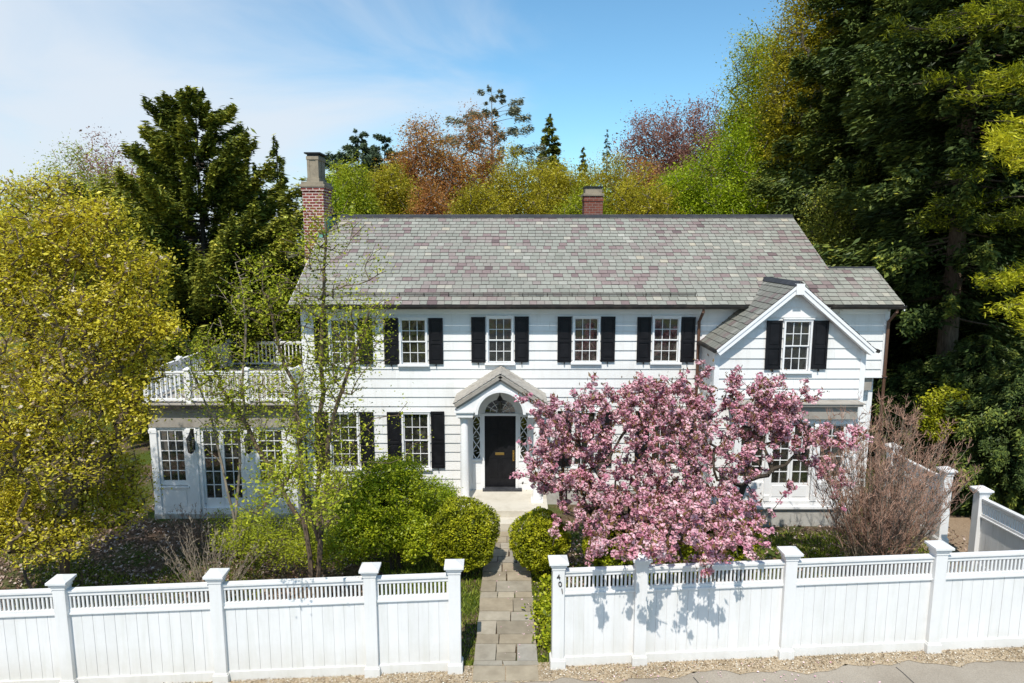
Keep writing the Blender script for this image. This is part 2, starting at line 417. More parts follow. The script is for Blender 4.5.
def shutter(u0, u1, v0, v1, y):
    vm = (v0+v1)/2
    x0, _ = at(u0, vm, y-0.05); x1, _ = at(u1, vm, y-0.05)
    _, zt = at((u0+u1)/2, v0, y-0.05); _, zb = at((u0+u1)/2, v1, y-0.05)
    mb = MB(); y0, y1 = y-0.075, y-0.032; st = 0.055
    mb.box(x0, x0+st, y0, y1, zb, zt); mb.box(x1-st, x1, y0, y1, zb, zt)
    zm = zb + (zt-zb)*0.46
    for a, b in ((zb, zb+0.09), (zm-0.035, zm+0.035), (zt-0.07, zt)):
        mb.box(x0+st, x1-st, y0+0.001, y1, a, b)
    for a, b in ((zb+0.09, zm-0.035), (zm+0.035, zt-0.07)):
        mb.box(x0+st, x1-st, y0+0.022, y1, a, b)
        mb.box(x0+st+0.035, x1-st-0.035, y0+0.010, y0+0.024, a+0.04, b-0.04)
    o = mb.build('shutter', M['black'], house, bevel=0.003)
    # scrolled hold-back
    xs = x0+0.06 if (u0+u1)/2 < 512 and False else (x0+x1)/2
    MB().box(xs-0.012, xs+0.012, y-0.09, y-0.03, zb-0.06, zb+0.005).build('shutter_dog', M['iron'], o)

# ---- windows of the upper and lower floor of the main front
ops = []
ops.append(window(329, 357.5, 318, 364, YF, 1)); shutter(314.5, 328, 318, 364, YF); shutter(358.5, 372.5, 318, 364, YF)
ops.append(window(399.5, 427.5, 318, 364, YF, 2)); shutter(384, 398.4, 318, 364.5, YF); shutter(428.6, 443, 318, 364, YF)
ops.append(window(486.5, 513.6, 316.5, 362.5, YF, 1)); shutter(471.3, 485.3, 317, 362.5, YF); shutter(514.7, 528.8, 316.5, 362, YF)
ops.append(window(572.6, 599.8, 316.5, 362, YF, 3)); shutter(557.5, 571.5, 316.5, 362, YF); shutter(600.8, 615, 316.5, 361.5, YF)
ops.append(window(652, 680, 316.5, 362, YF, 3)); shutter(637, 651, 317, 362, YF); shutter(681, 694.8, 317, 362, YF)
ops.append(window(330, 359.5, 412, 468, YF, 3)); shutter(315.5, 329, 412, 468, YF); shutter(360.5, 374, 412, 468, YF)
ops.append(window(402.3, 430.2, 412, 467.5, YF, 1)); shutter(387.5, 401.3, 412, 468, YF); shutter(431.2, 444.6, 411.5, 468, YF)
ops.append(window(572.3, 597, 410.5, 466, YF, 1)); shutter(557.3, 571.2, 411, 466, YF); shutter(598, 612, 411, 466, YF)
ops.append(window(650, 678, 410.5, 466, YF, 3)); shutter(635, 649, 411, 466, YF); shutter(679, 693, 411, 466, YF)

# ---- front door surround geometry
DX = at(500.2, 450, YF)[0]
ZS = at(500, 487, YF)[1]; ZDT = at(500, 414.5, YF)[1]
ops.append((DX-0.98, DX+0.98, 0.30, 3.28))

XL, XR = -5.72, 10.24
WR = 8.95                                     # right gable end of the tall roof
EY, EZ = 18.1, at(512, 305, 18.1)[1]
RY = 22.5; RZ = at(512, 216.5, 22.5)[1]
SL = (RZ-EZ)/(RY-EY)
BY = 2*RY-EY                                   # rear eave
BW = 2*RY-YF                                   # rear wall
ZTOP = EZ - 0.04
Z3 = 3.72                                      # underside of the overhanging corner
mb = MB()
siding(mb, (0, YF), (1,0), (0,-1), lambda z: XL, lambda z: 8.7, 0.42, ZTOP, ops)
siding(mb, (0, YF), (1,0), (0,-1), lambda z: 8.7, lambda z: XR, Z3, ZTOP)
siding(mb, (0, YF+0.28), (1,0), (0,-1), lambda z: 8.7, lambda z: XR-0.16, 0.42, Z3-0.05)
mb.build('front_wall', M['siding'], house)
def gable_hi(z, side):
    """y extent of the gable end under the roof at height z"""
    if z <= ZTOP: return YF if side < 0 else BW
    d = (z - EZ) / SL + 0.05
    return EY + d if side < 0 else BY - d
mb = MB()
siding(mb, (XL, 0), (0,1), (-1,0), lambda z: gable_hi(z,-1), lambda z: gable_hi(z,1), 0.42, RZ-0.12)
siding(mb, (WR, 0), (0,1), (1,0), lambda z: gable_hi(z,-1), lambda z: gable_hi(z,1), 0.42, RZ-0.12)
ERY, ERZ = 19.75, EZ + SL*(19.75-EY)
def ext_hi(z, side):
    if z <= ZTOP: return YF if side < 0 else 21.0
    d = (z-EZ)/SL + 0.05
    return EY + d if side < 0 else 2*ERY-EY - d
siding(mb, (XR, 0), (0,1), (1,0), lambda z: ext_hi(z,-1), lambda z: ext_hi(z,1), Z3, ERZ-0.1)
siding(mb, (XR-0.16, 0), (0,1), (1,0), lambda z: YF+0.28, lambda z: 21.0, 0.42, Z3-0.05)
mb.build('side_wall', M['siding'], house)
mb = MB()
siding(mb, (0, BW), (1,0), (0,1), lambda z: XL, lambda z: WR, 0.42, ZTOP)
siding(mb, (0, 21.0), (1,0), (0,1), lambda z: WR, lambda z: XR-0.02, 0.42, ZTOP)
mb.build('rear_wall', M['siding'], house)
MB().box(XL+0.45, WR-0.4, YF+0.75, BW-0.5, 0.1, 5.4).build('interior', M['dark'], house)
mb = MB()
mb.box(XL+0.02, WR-0.02, YF+0.02, BW-0.02, -0.3, 0.42); mb.box(WR-0.01, XR-0.2, YF+0.30, 20.95, -0.3, 0.419)
mb.build('foundation', M['foundation'], house)
# corner boards, frieze, soffit, shelf under the overhang
mb = MB()
for x0, x1, y0, zb in ((XL-0.03, XL+0.11, YF, 0.42), (XR-0.10, XR+0.03, YF, Z3), (XR-0.27, XR-0.13, YF+0.28, 0.42)):
    MB().box(x0, x1, y0-0.034, y0+0.12, zb, ZTOP if zb > 1 or x0 < 0 else Z3-0.05).build('corner_board', M['trim'], house)
mb = MB()
mb.box(XL-0.02, 5.17, YF-0.045, YF+0.02, EZ-0.28, EZ-0.09)
mb.box(8.9, XR-0.1, YF-0.045, YF+0.02, EZ-0.28, EZ-0.09)
mb.box(XL-0.18, XR+0.1, EY+0.05, YF+0.06, EZ-0.088, EZ-0.03)
mb.box(8.7, XR+0.04, YF-0.07, YF+0.30, Z3-0.05, Z3-0.001)
mb.build('frieze', M['trim'], house)
MB().box(9.4, 9.95, YF+0.02, YF+0.27, 3.3, Z3-0.052).build('bracket', M['frieze'], house)

# ---- roofs
def slates(mb, P, U, V, N, S, xl, xr, expo=0.195, w=0.225, seed=0, bias=0.0):
    """real slates over a roof plane. P eave corner, U along the eave, V up the slope, N normal"""
    rg = random.Random(seed)
    P, U, V, N = Vector(P), Vector(U), Vector(V), Vector(N)
    rows = int(math.ceil(S/expo))
    for i in range(rows):
        s0, s1 = i*expo, min((i+1)*expo, S)
        x = min(xl(s0), xl(s1)) - rg.uniform(0, w)
        end = max(xr(s0), xr(s1))
        while x < end:
            ww = w*rg.uniform(0.85, 1.2)
            a, b = x+0.006, x+ww-0.006
            a0, b0 = max(a, xl(s0)), min(b, xr(s0)); a1, b1 = max(a, xl(s1)), min(b, xr(s1))
            if b0-a0 > 0.01 or b1-a1 > 0.01:
                b0, b1 = max(a0, b0), max(a1, b1)
                n = 0.52 + 0.16*sin(x*0.9+i*0.31+seed)*sin(i*0.45-x*0.37+seed) + rg.gauss(0, 0.18) + bias + 0.02
                q = rg.random()
                r = 0.97 if q > 0.992 else min(0.95, max(0.04, n))
                lift = 0.015 + rg.uniform(0, 0.008); dn = rg.uniform(-0.008, 0.008)
                vs = [P+U*a0+V*(s0+dn)+N*lift, P+U*b0+V*(s0+dn)+N*lift, P+U*b1+V*s1+N*0.004, P+U*a1+V*s1+N*0.004,
                      P+U*a0+V*(s0+dn)-N*0.01, P+U*b0+V*(s0+dn)-N*0.01]
                tv = [tuple(q_) for q_ in vs]
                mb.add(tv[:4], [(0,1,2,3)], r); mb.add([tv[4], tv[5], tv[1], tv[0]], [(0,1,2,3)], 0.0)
            x += ww
def roof_deck(mb, P, U, V, N, S, poly, th=0.07):
    """poly: (along, upslope) corners"""
    P, U, V, N = Vector(P), Vector(U), Vector(V), Vector(N)
    top = [P+U*a+V*b for a, b in poly]; bot = [p-N*th for p in top]; n = len(top)
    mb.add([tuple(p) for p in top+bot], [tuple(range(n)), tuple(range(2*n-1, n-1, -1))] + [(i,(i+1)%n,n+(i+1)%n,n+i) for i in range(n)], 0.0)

S1 = sqrt((RY-EY)**2 + (RZ-EZ)**2); Vu = Vector((0, (RY-EY)/S1, (RZ-EZ)/S1)); Nn = Vector((0, -Vu.z, Vu.y))
RL, RR = -5.95, 9.08
mb = MB()
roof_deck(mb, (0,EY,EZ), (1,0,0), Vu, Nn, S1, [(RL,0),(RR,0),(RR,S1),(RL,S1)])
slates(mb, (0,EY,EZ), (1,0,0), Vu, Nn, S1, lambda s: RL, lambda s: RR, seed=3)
Vb = Vector((0, -Vu.y, Vu.z)); Nb = Vector((0, Vu.z, Vu.y))
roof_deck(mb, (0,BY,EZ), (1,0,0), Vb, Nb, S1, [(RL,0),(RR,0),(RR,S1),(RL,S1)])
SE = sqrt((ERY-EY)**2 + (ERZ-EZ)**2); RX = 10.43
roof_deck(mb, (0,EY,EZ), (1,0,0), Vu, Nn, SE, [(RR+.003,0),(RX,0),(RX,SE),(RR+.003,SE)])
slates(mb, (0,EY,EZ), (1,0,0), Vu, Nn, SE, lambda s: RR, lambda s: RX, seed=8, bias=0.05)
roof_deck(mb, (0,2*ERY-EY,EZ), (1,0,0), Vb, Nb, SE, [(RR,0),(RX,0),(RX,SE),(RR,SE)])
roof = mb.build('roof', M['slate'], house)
mb = MB()
for p, q in (((RL-0.01,RY,RZ), (RR+0.01,RY,RZ)),):
    mb.obox(Vector(p)+Nn*0.02-Vu*0.13, (q[0]-p[0],0,0), Vu*0.15, Nn*0.012)
    mb.obox(Vector(p)+Nb*0.02-Vb*0.13, (q[0]-p[0],0,0), Vb*0.15, Nb*0.012)
    mb.tube([(p[0],RY,RZ+0.03),(q[0],RY,RZ+0.03)], 0.035, 8)
mb.obox(Vector((RR+0.01,ERY,ERZ))+Nn*0.02-Vu*0.07, (RX-RR-0.01,0,0), Vu*0.08, Nn*0.01)
mb.build('ridge_cap', M['lead'], roof)
# rake boards
mb = MB()
for x in (RL, RR, RX):
    top = (ERY, ERZ) if x == RX else (RY, RZ)
    mb.obox((x-0.03 if x < 0 else x-0.0, EY, EZ-0.16), (0.03,0,0), (0, top[0]-EY, top[1]-EZ), (0,0,0.13))
    b = 2*ERY-EY if x == RX else BY
    mb.obox((x-0.03 if x < 0 else x-0.0, b, EZ-0.16), (0.03,0,0), (0, top[0]-b, top[1]-EZ), (0,0,0.13))
mb.build('rake_board', M['trim'], roof)
# snow rail on brackets near the eave
mb = MB()
o = Vector((0,EY,EZ)) + Vu*0.42
for xa, xb in ((RL+0.25, 4.95),):
    for k in (0.05, 0.085):
        mb.tube([o+Vector((xa,0,0))+Nn*k, o+Vector((xb,0,0))+Nn*k], 0.011, 6)
    n = 16
    for i in range(n+1):
        x = xa + (xb-xa)*i/n
        mb.bar(o+Vector((x,0,0))-Vu*0.03, o+Vector((x,0,0))+Nn*0.10, 0.02, 0.02)
mb.build('snow_rail', M['gutter'], roof)
def gutter(xa, xb, parent=roof):
    mb = MB()
    y, z = EY-0.065, EZ-0.045
    pr = [(-0.065,0.045),(-0.065,0.0),(-0.045,-0.055),(0.03,-0.065),(0.063,-0.065),(0.063,0.03),(0.05,0.03),(0.05,-0.05),(0.02,-0.052),(-0.04,-0.042),(-0.05,0.0),(-0.05,0.045)]
    n = len(pr)
    vs = [(xa,y+a,z+b) for a,b in pr] + [(xb,y+a,z+b) for a,b in pr]
    mb.add(vs, [tuple(range(n)), tuple(range(2*n-1,n-1,-1))] + [(i,(i+1)%n,n+(i+1)%n,n+i) for i in range(n)])
    k = int((xb-xa)/0.9)
    for i in range(k+1):
        x = xa+0.1+(xb-xa-0.2)*i/max(1,k)
        mb.box(x-0.012, x+0.012, y-0.055, y+0.06, z+0.046, z+0.052)
    mb.build('gutter', M['gutter'], parent)
gutter(RL, 6.25); gutter(RR-0.6, RX)
def downspout(x, y, z0, z1, jog=0.0, mat='brown_pipe'):
    mb = MB()
    mb.tube([(x,EY-0.05,z1),(x,EY-0.05,z1-0.12),(x,y,z1-0.42),(x,y,z0)], 0.042, 8)
    z = z0+0.5
    while z < z1-0.6:
        mb.box(x-0.055, x+0.055, y-0.05, y+0.06, z, z+0.03); z += 1.5
    mb.build('downspout', M[mat], house)
downspout(5.08, YF-0.09, 0.2, EZ-0.06)
downspout(XR-0.02, YF-0.09, 0.2, EZ-0.06)

# ---- chimneys
def brick_box(mb, x0, x1, y0, y1, z0, z1): mb.box(x0, x1, y0, y1, z0, z1)
cy0 = 21.3
cx0, zc1 = at(302, 187, cy0); cx1, _ = at(323, 187, cy0)
zcap = at(312, 182.5, cy0)[1]; zpot = at(312, 156, cy0)[1]; ztop = at(312, 153, cy0)[1]
mb = MB()
mb.box(cx0, cx1, cy0, cy0+0.95, -0.1, zc1-0.12)
mb.box(cx0-0.03, cx1+0.03, cy0-0.03, cy0+0.98, zc1-0.12, zc1)
ch = mb.build('chimney', M['brick'], house)
mb = MB()
mb.box(cx0-0.06, cx1+0.06, cy0-0.06, cy0+1.01, zc1+.001, zcap-0.05); mb.box(cx0-0.02, cx1+0.02, cy0-0.02, cy0+0.97, zcap-0.05, zcap+0.03)
mb.build('chimney_cap', M['concrete'], ch, bevel=0.01)
for ya, yb in ((cy0+0.08, cy0+0.42), (cy0+0.5, cy0+0.88)):
    mb = MB(); xa, xb = cx0+0.17, cx1-0.15
    mb.box(xa, xb, ya, yb, zcap+0.031, zpot)
    mb.box(xa-0.03, xb+0.03, ya-0.03, yb+0.03, zcap+0.031, zcap+0.14); mb.box(xa-0.03, xb+0.03, ya-0.03, yb+0.03, zpot-0.10, zpot+0.001)
    for k in (0.0, 0.5):      # corner fillets give the stack its panels
        mb.box(xa-0.014, xa+0.07, ya-0.014, ya+0.05, zcap+0.14, zpot-0.10); mb.box(xb-0.07, xb+0.014, ya-0.014, ya+0.05, zcap+0.14, zpot-0.10)
        break
    mb.build('chimney_pot', M['concrete'], ch, bevel=0.008)
mb = MB(); mb.box(cx0+0.09, cx1-0.06, cy0+0.03, cy0+0.92, ztop-0.01, ztop+0.03); mb.box(cx0+0.16, cx1-0.14, cy0+0.1, cy0+0.82, zpot+.002, ztop-0.011)
mb.build('chimney_hood', M['iron'], ch)
zr = EZ + SL*(cy0+0.475-EY)
mb = MB(); mb.box(cx1, cx1+0.012, cy0+0.02, cy0+0.9, zr-0.45, zr+0.35); mb.box(cx1-0.2, cx1+0.1, cy0-0.02, cy0-0.002, zr-0.5, zr-0.12)
mb.build('flashing', M['copper'], ch)
cy1 = 24.2
a0, zb1 = at(584.5, 196, cy1); a1, _ = at(603, 196, cy1); zt1 = at(594, 187, cy1)[1]
mb = MB(); mb.box(a0, a1, cy1, cy1+0.7, 5.5, zb1); mb.box(a0-0.02, a1+0.02, cy1-0.02, cy1+0.72, zb1-0.17, zb1-0.09)
ch2 = mb.build('chimney', M['brick_dull'], house)
mb = MB(); mb.box(a0-0.04, a1+0.04, cy1-0.04, cy1+0.74, zb1+.001, zb1+0.09); mb.box(a0+0.03, a1-0.03, cy1+0.03, cy1+0.67, zb1+0.09, zt1-0.03)
mb.build('chimney_cap', M['concrete'], ch2, bevel=0.01)
MB().box(a0, a1, cy1, cy1+0.7, zt1-0.029, zt1+0.03).build('chimney_hood', M['iron'], ch2)

# ================================================================== FRONT WING with gable
WY = 17.2; WXL, WXR = 5.20, 9.0; WC = 7.14
WRY = 16.92; WEZ = at(718, 350, WRY)[1]; WAZ = at(799, 282.5, WRY)[1]
HW = WC - 5.14
wsl = (WAZ-WEZ)/HW
wops = []
wops.append(window(782.5, 811, 319.5, 371, WY, 2)); shutter(765.8, 781.4, 320.5, 369.5, WY); shutter(812, 827.5, 320.5, 369, WY)
def wl(z): return max(WXL, WC - (WAZ-0.06-z)/wsl)
def wr(z): return min(WXR, WC + (WAZ-0.06-z)/wsl)
BX0, BX1 = 5.72, 8.72; BYF = 16.98
wops.append((BX0+0.1, BX1-0.1, 0.5, 3.0))
mb = MB()
siding(mb, (0,WY), (1,0), (0,-1), wl, wr, 0.55, WAZ-0.12, wops)
siding(mb, (WXL,0), (0,1), (-1,0), lambda z: WY, lambda z: YF, 0.55, WEZ)
siding(mb, (WXR,0), (0,1), (1,0), lambda z: WY, lambda z: YF+0.3, 0.55, WEZ)
mb.build('wing_wall', M['siding'], house)
MB().box(WXL+0.02, WXR-0.02, WY+0.02, YF, -0.2, 0.55).build('foundation', M['foundation'], house)
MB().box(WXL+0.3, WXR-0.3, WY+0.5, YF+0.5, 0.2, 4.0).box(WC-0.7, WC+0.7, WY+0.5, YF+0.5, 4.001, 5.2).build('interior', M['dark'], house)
mb = MB()
yb = 20.2
SW = sqrt(HW**2 + (WAZ-WEZ)**2)
for sgn in (-1, 1):
    V = Vector((-sgn*HW/SW, 0, (WAZ-WEZ)/SW)); N = Vector((sgn*(WAZ-WEZ)/SW, 0, HW/SW))
    P = Vector((WC+sgn*HW, WRY, WEZ)); U = Vector((0,1,0))
    # the plane dies into the main roof: far end follows the height
    def far(s, V=V): 
        z = WEZ + V.z*s
        return (YF+0.1 if z < EZ+0.02 else EY + (z-EZ)/SL + 0.25) - WRY
    mb2 = mb
    n = 8
    poly = [(0,0)] + [(far(SW*i/n), SW*i/n) for i in range(n+1)] + [(0,SW)]
    if sgn > 0: poly = poly
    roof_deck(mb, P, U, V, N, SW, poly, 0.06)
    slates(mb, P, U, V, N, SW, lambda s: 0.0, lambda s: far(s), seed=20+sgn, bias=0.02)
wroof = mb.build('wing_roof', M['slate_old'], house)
# ridge flashing, rake boards and their returns
mb = MB()
yr = EY + (WAZ-EZ)/SL + 0.1
for sgn in (-1, 1):
    V = Vector((-sgn*HW/SW, 0, (WAZ-WEZ)/SW)); N = Vector((sgn*(WAZ-WEZ)/SW, 0, HW/SW))
    mb.obox(Vector((WC,WRY-0.01,WAZ))-V*0.16+N*0.022, (0,yr-WRY,0), V*0.16, N*0.012)
mb.build('ridge_cap', M['lead'], wroof)
mb = MB()
for sgn in (-1, 1):
    V = Vector((-sgn*HW/SW, 0, (WAZ-WEZ)/SW)); N = Vector((sgn*(WAZ-WEZ)/SW, 0, HW/SW))
    e = Vector((WC+sgn*HW, WRY, WEZ))
    for off, dep, th in ((0.0, 0.035, 0.07), (0.07, 0.06, 0.10)):
        mb.obox(e - N*(0.004+off+th) + Vector((0,-0.02+dep*0.5+ (0.01 if off else 0),0)) - V*0.02, V*(SW+0.02+off*0.5), (0,0.28-dep,0), N*th)
mb.box(WC-0.10, WC+0.10, WRY-0.032, WRY+0.1, WAZ-0.30, WAZ-0.03)
mb.build('rake_board', M['trim'], wroof)
for a in (WC-HW-0.05, WC+HW+0.05): MB().tube([(a,WRY-0.02,WEZ-0.03),(a,YF-0.05,WEZ-0.03)], 0.05, 8).build('gutter', M['gutter'], wroof)
for a in (WXL-0.03, WXR-0.10): MB().box(a, a+0.13, WY-0.034, WY+0.1, 0.55, WEZ-0.05).build('corner_board', M['trim'], house)

# ---- shallow bay with garden doors on the wing
def glazed_door(parent, x0, x1, y, z0, z1, nx, nz, panel=0.0, name='garden_door', th=0.045, mat='trim'):
    fr = 0.06; mt = 0.018; mb = MB()
    mb.box(x0, x0+fr, y, y+th, z0, z1); mb.box(x1-fr, x1, y, y+th, z0, z1)
    mb.box(x0+fr, x1-fr, y+.001, y+th-.001, z1-fr, z1); mb.box(x0+fr, x1-fr, y+.001, y+th-.001, z0, z0+0.14+panel)
    gz0, gz1, gx0, gx1 = z0+0.14+panel, z1-fr, x0+fr, x1-fr
    if panel > 0.15:
        mb.box(gx0+0.03, gx1-0.03, y-0.012, y+.001, z0+0.10, z0+0.08+panel)
    for i in range(1, nx):
        x = gx0+(gx1-gx0)*i/nx; mb.box(x-mt/2, x+mt/2, y+0.004, y+0.03, gz0, gz1)
    for j in range(1, nz):
        z = gz0+(gz1-gz0)*j/nz; mb.box(gx0, gx1, y+0.007, y+0.027, z-mt/2, z+mt/2)
    d = mb.build(name, M[mat], parent)
    MB().box(gx0-.004, gx1+.004, y+0.031, y+0.036, gz0-.004, gz1+.004).build('pane', M['glass'], d)
    return d
zt = at(800, 424, BYF)[1]; zb = at(800, 501, BYF)[1]; zh = at(800, 420, BYF-0.1)[1]; zhh = at(800, 403.5, BYF-0.2)[1]
dl, dm, dr = [at(u, 460, BYF)[0] for u in (771, 791.5, 812.5)]
mb = MB()
mb.box(BX0, BX1, BYF, WY+0.02, zb-0.14, zb); mb.box(BX0, BX1, BYF, WY+0.02, zt, zh+0.02)
for a, b in ((BX0, BX0+0.13), (dl-0.14, dl-0.01), (dr+0.01, dr+0.14), (BX1-0.13, BX1)):
    mb.box(a, b, BYF, WY+0.02, zb, zt)
    mb.box(a-0.015, b+0.015, BYF-0.025, BYF+0.02, zt-0.12, zt-0.04); mb.box(a-0.01, b+0.01, BYF-0.02, BYF+0.02, zb, zb+0.16)
bay = mb.build('bay', M['trim'], house)
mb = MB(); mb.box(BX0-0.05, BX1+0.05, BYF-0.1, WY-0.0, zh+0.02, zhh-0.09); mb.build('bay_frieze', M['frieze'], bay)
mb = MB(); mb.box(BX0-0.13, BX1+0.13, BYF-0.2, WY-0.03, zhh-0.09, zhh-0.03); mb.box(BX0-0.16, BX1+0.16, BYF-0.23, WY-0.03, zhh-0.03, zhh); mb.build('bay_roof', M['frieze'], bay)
MB().box(BX0+0.02, BX1-0.02, BYF+0.02, WY, -0.1, zb-0.14).build('foundation', M['foundation'], bay)
MB().box(BX0-0.03, BX1+0.03, BYF-0.06, WY, zb-0.20, zb-0.141).build('water_table', M['trim'], bay)
glazed_door(house, dl, dm-0.004, BYF+0.06, zb+.002, zt-.002, 2, 5, 0.32)
glazed_door(house, dm+0.004, dr, BYF+0.06, zb+.002, zt-.002, 2, 5, 0.32)
for a, b in ((BX0+0.13, dl-0.14), (dr+0.14, BX1-0.13)):
    glazed_door(house, a+.003, b-.003, BYF+0.06, zb+0.5, zt-.002, 2, 5, 0.0, 'side_window')
    MB().box(a, b, BYF+0.03, BYF+0.09, zb, zb+0.498).build('bay_panel', M['trim'], bay)

# ================================================================== PORTICO
PX = at(500.5, 400, 17.5)[0]; PYF = 17.28
pz = at(500, 374, PYF)[1]; ez = at(454, 404, PYF)[1]; hw = (at(548, 404, PYF)[0]-at(454, 404, PYF)[0])/2
zbeam = at(500, 411, 17.55)[1]; ZP = 0.45
mb = MB()
arc_r = 0.66; arc_z = zbeam-0.05
def arc(r, n=20, cz=arc_z, a0=0.0, a1=pi): return [(PX + r*cos(a0+(a1-a0)*i/n), cz + r*sin(a0+(a1-a0)*i/n)) for i in range(n+1)]
# pediment face with the arch cut out, set back a little behind the raking cornice
face = [(PX-hw+0.10, zbeam)] + [(x, max(z, zbeam)) for x, z in reversed(arc(arc_r))] + [(PX+hw-0.10, zbeam), (PX+hw-0.10, ez-0.05), (PX, pz-0.13), (PX-hw+0.10, ez-0.05)]
mb.prism_y(face, PYF+0.10, PYF+0.20)
port = mb.build('portico', M['trim'], house)
mb = MB()   # archivolt and barrel ceiling
o_, i_ = arc(arc_r+0.005), arc(arc_r-0.07)
for k in range(len(o_)-1):
    mb.prism_y([o_[k], o_[k+1], i_[k+1], i_[k]], PYF+0.07, PYF+0.215)
mb.build('archivolt', M['trim'], port)
mb = MB(); o_, i_ = arc(arc_r+0.02), arc(arc_r)
for k in range(len(o_)-1):
    mb.prism_y([o_[k], o_[k+1], i_[k+1], i_[k]], PYF+0.22, YF-0.03)
mb.build('vault', M['trim'], port)
mb = MB()
for sgn in (-1, 1):
    xa, xb = PX+sgn*0.68, PX+sgn*(hw-0.10)
    mb.box(xa, xb, PYF+0.21, YF-0.03, zbeam, zbeam+0.14)
    mb.box(PX+sgn*0.72, PX+sgn*(hw-0.06), PYF+0.09, YF-0.03, zbeam-0.13, zbeam-.002)
    mb.box(PX+sgn*0.70, PX+sgn*(hw-0.02), PYF+0.04, YF-0.03, zbeam-.001, zbeam+0.05)
mb.build('entablature', M['trim'], port)
mb = MB(); rs = Vector((hw, 0, pz-ez)); RSn = rs.length
for sgn in (-1, 1):
    V = Vector((-sgn*hw/RSn, 0, (pz-ez)/RSn)); N = Vector((sgn*(pz-ez)/RSn, 0, hw/RSn))
    e = Vector((PX+sgn*hw, PYF, ez))
    roof_deck(mb, e+Vector((0,0.02,0)), (0,1,0), V, N, RSn, [(0,0),(YF-PYF-0.03,0),(YF-PYF-0.03,RSn),(0,RSn)], 0.04)
    slates(mb, e+Vector((0,0.0,0)), (0,1,0), V, N, RSn, lambda s: 0.0, lambda s: YF-PYF-0.02, 0.13, 0.16, seed=40+sgn, bias=0.1)
mb.build('portico_roof', M['shingle'], port)
mb = MB()
for sgn in (-1, 1):
    V = Vector((-sgn*hw/RSn, 0, (pz-ez)/RSn)); N = Vector((sgn*(pz-ez)/RSn, 0, hw/RSn))
    e = Vector((PX+sgn*hw, PYF, ez))
    mb.obox(e-N*0.115+Vector((0,0.0,0)), V*(RSn+0.0), (0,0.12,0), N*0.07)
    mb.obox(e-N*0.17+Vector((0,0.04,0)), V*(RSn+0.0), (0,0.1,0), N*0.053)
mb.build('raking_cornice', M['frieze'], port)
for u in (464.6, 537.2):
    x, _ = at(u, 460, 17.6); y = 17.6
    mb = MB(); h = zbeam-0.13
    mb.lathe((x,y,0), [(0.135,ZP+0.06),(0.145,ZP+0.09),(0.125,ZP+0.13),(0.115,ZP+0.16),(0.116,ZP+0.9),(0.10,h-0.16),(0.097,h-0.15),(0.115,h-0.13),(0.10,h-0.11),(0.10,h-0.08),(0.13,h-0.05),(0.135,h-0.045)], 20)
    c = mb.build('column', M['trim'], port, smooth=False)
    for p in c.data.polygons: p.use_smooth = len(p.vertices) == 4
    MB().box(x-0.16, x+0.16, y-0.16, y+0.16, ZP+.001, ZP+0.06).build('column_base', M['trim'], c)
    MB().box(x-0.15, x+0.15, y-0.15, y+0.15, h-0.046, h).build('capital', M['trim'], c)
    # pilaster on the wall behind
    MB().box(x-0.1+ (0.03 if u < 500 else -0.03), x+0.1+(0.03 if u < 500 else -0.03), YF-0.12, YF-0.06, ZP+.001, h).build('pilaster', M['trim'], port)
# platform and steps
mb = MB()
mb.box(PX-1.25, PX+1.25, 16.95, YF+0.04, -0.1, ZP)
mb.build('platform', M['step'], port, bevel=0.015)
st = MB(); st.box(PX-0.95, PX+1.0, 16.55, 16.948, -0.1, 0.27); st.build('step', M['step'], port, bevel=0.015)
MB().box(PX-0.52, PX+0.58, YF-0.20, YF+0.03, ZP+.001, ZS-0.004).build('threshold', M['lead'], port)
# door wall
x0, x1 = at(484.8, 450, YF)[0], at(515.6, 450, YF)[0]; fz = at(500, 413.5, YF)[1]; fr_ = 0.44
s0, s1 = at(472.6, 440, YF)[0], at(480.6, 440, YF)[0]; t0, t1 = at(519.8, 440, YF)[0], at(527.6, 440, YF)[0]
sz1 = at(476, 416, YF)[1]; sz0 = at(476, 458.5, YF)[1]
mb = MB(); yw = YF-0.05
mb.box(DX-1.0, s0, yw, YF+0.03, ZP+.002, 3.3); mb.box(t1, DX+1.0, yw, YF+0.03, ZP+.002, 3.3)
mb.box(s1, x0-.05, yw, YF+0.03, ZP+.002, fz); mb.box(x1+.05, t0, yw, YF+0.03, ZP+.002, fz)
mb.box(s0, s1, yw, YF+0.03, ZP+.002, sz0); mb.box(t0, t1, yw, YF+0.03, ZP+.002, sz0)
mb.box(s0, s1, yw, YF+0.03, sz1, fz); mb.box(t0, t1, yw, YF+0.03, sz1, fz)
tp = [(DX+fr_*cos(a), fz+0.02+fr_*0.92*sin(a)) for a in [pi*i/20 for i in range(21)]]
mb.prism_y([(s0, fz)] + [(s0, fz+0.001)] + [(DX-fr_, fz+0.001)] + list(reversed(tp))[0:] + [(t1, fz), (t1, 3.3+0.28), (s0, 3.3+0.28)], yw, YF+0.03)
mb.box(DX-0.98, s0+0.001, YF-0.03, YF+0.02, 3.3, 3.55); mb.box(t1-0.001, DX+0.98, YF-0.03, YF+0.02, 3.3, 3.55)
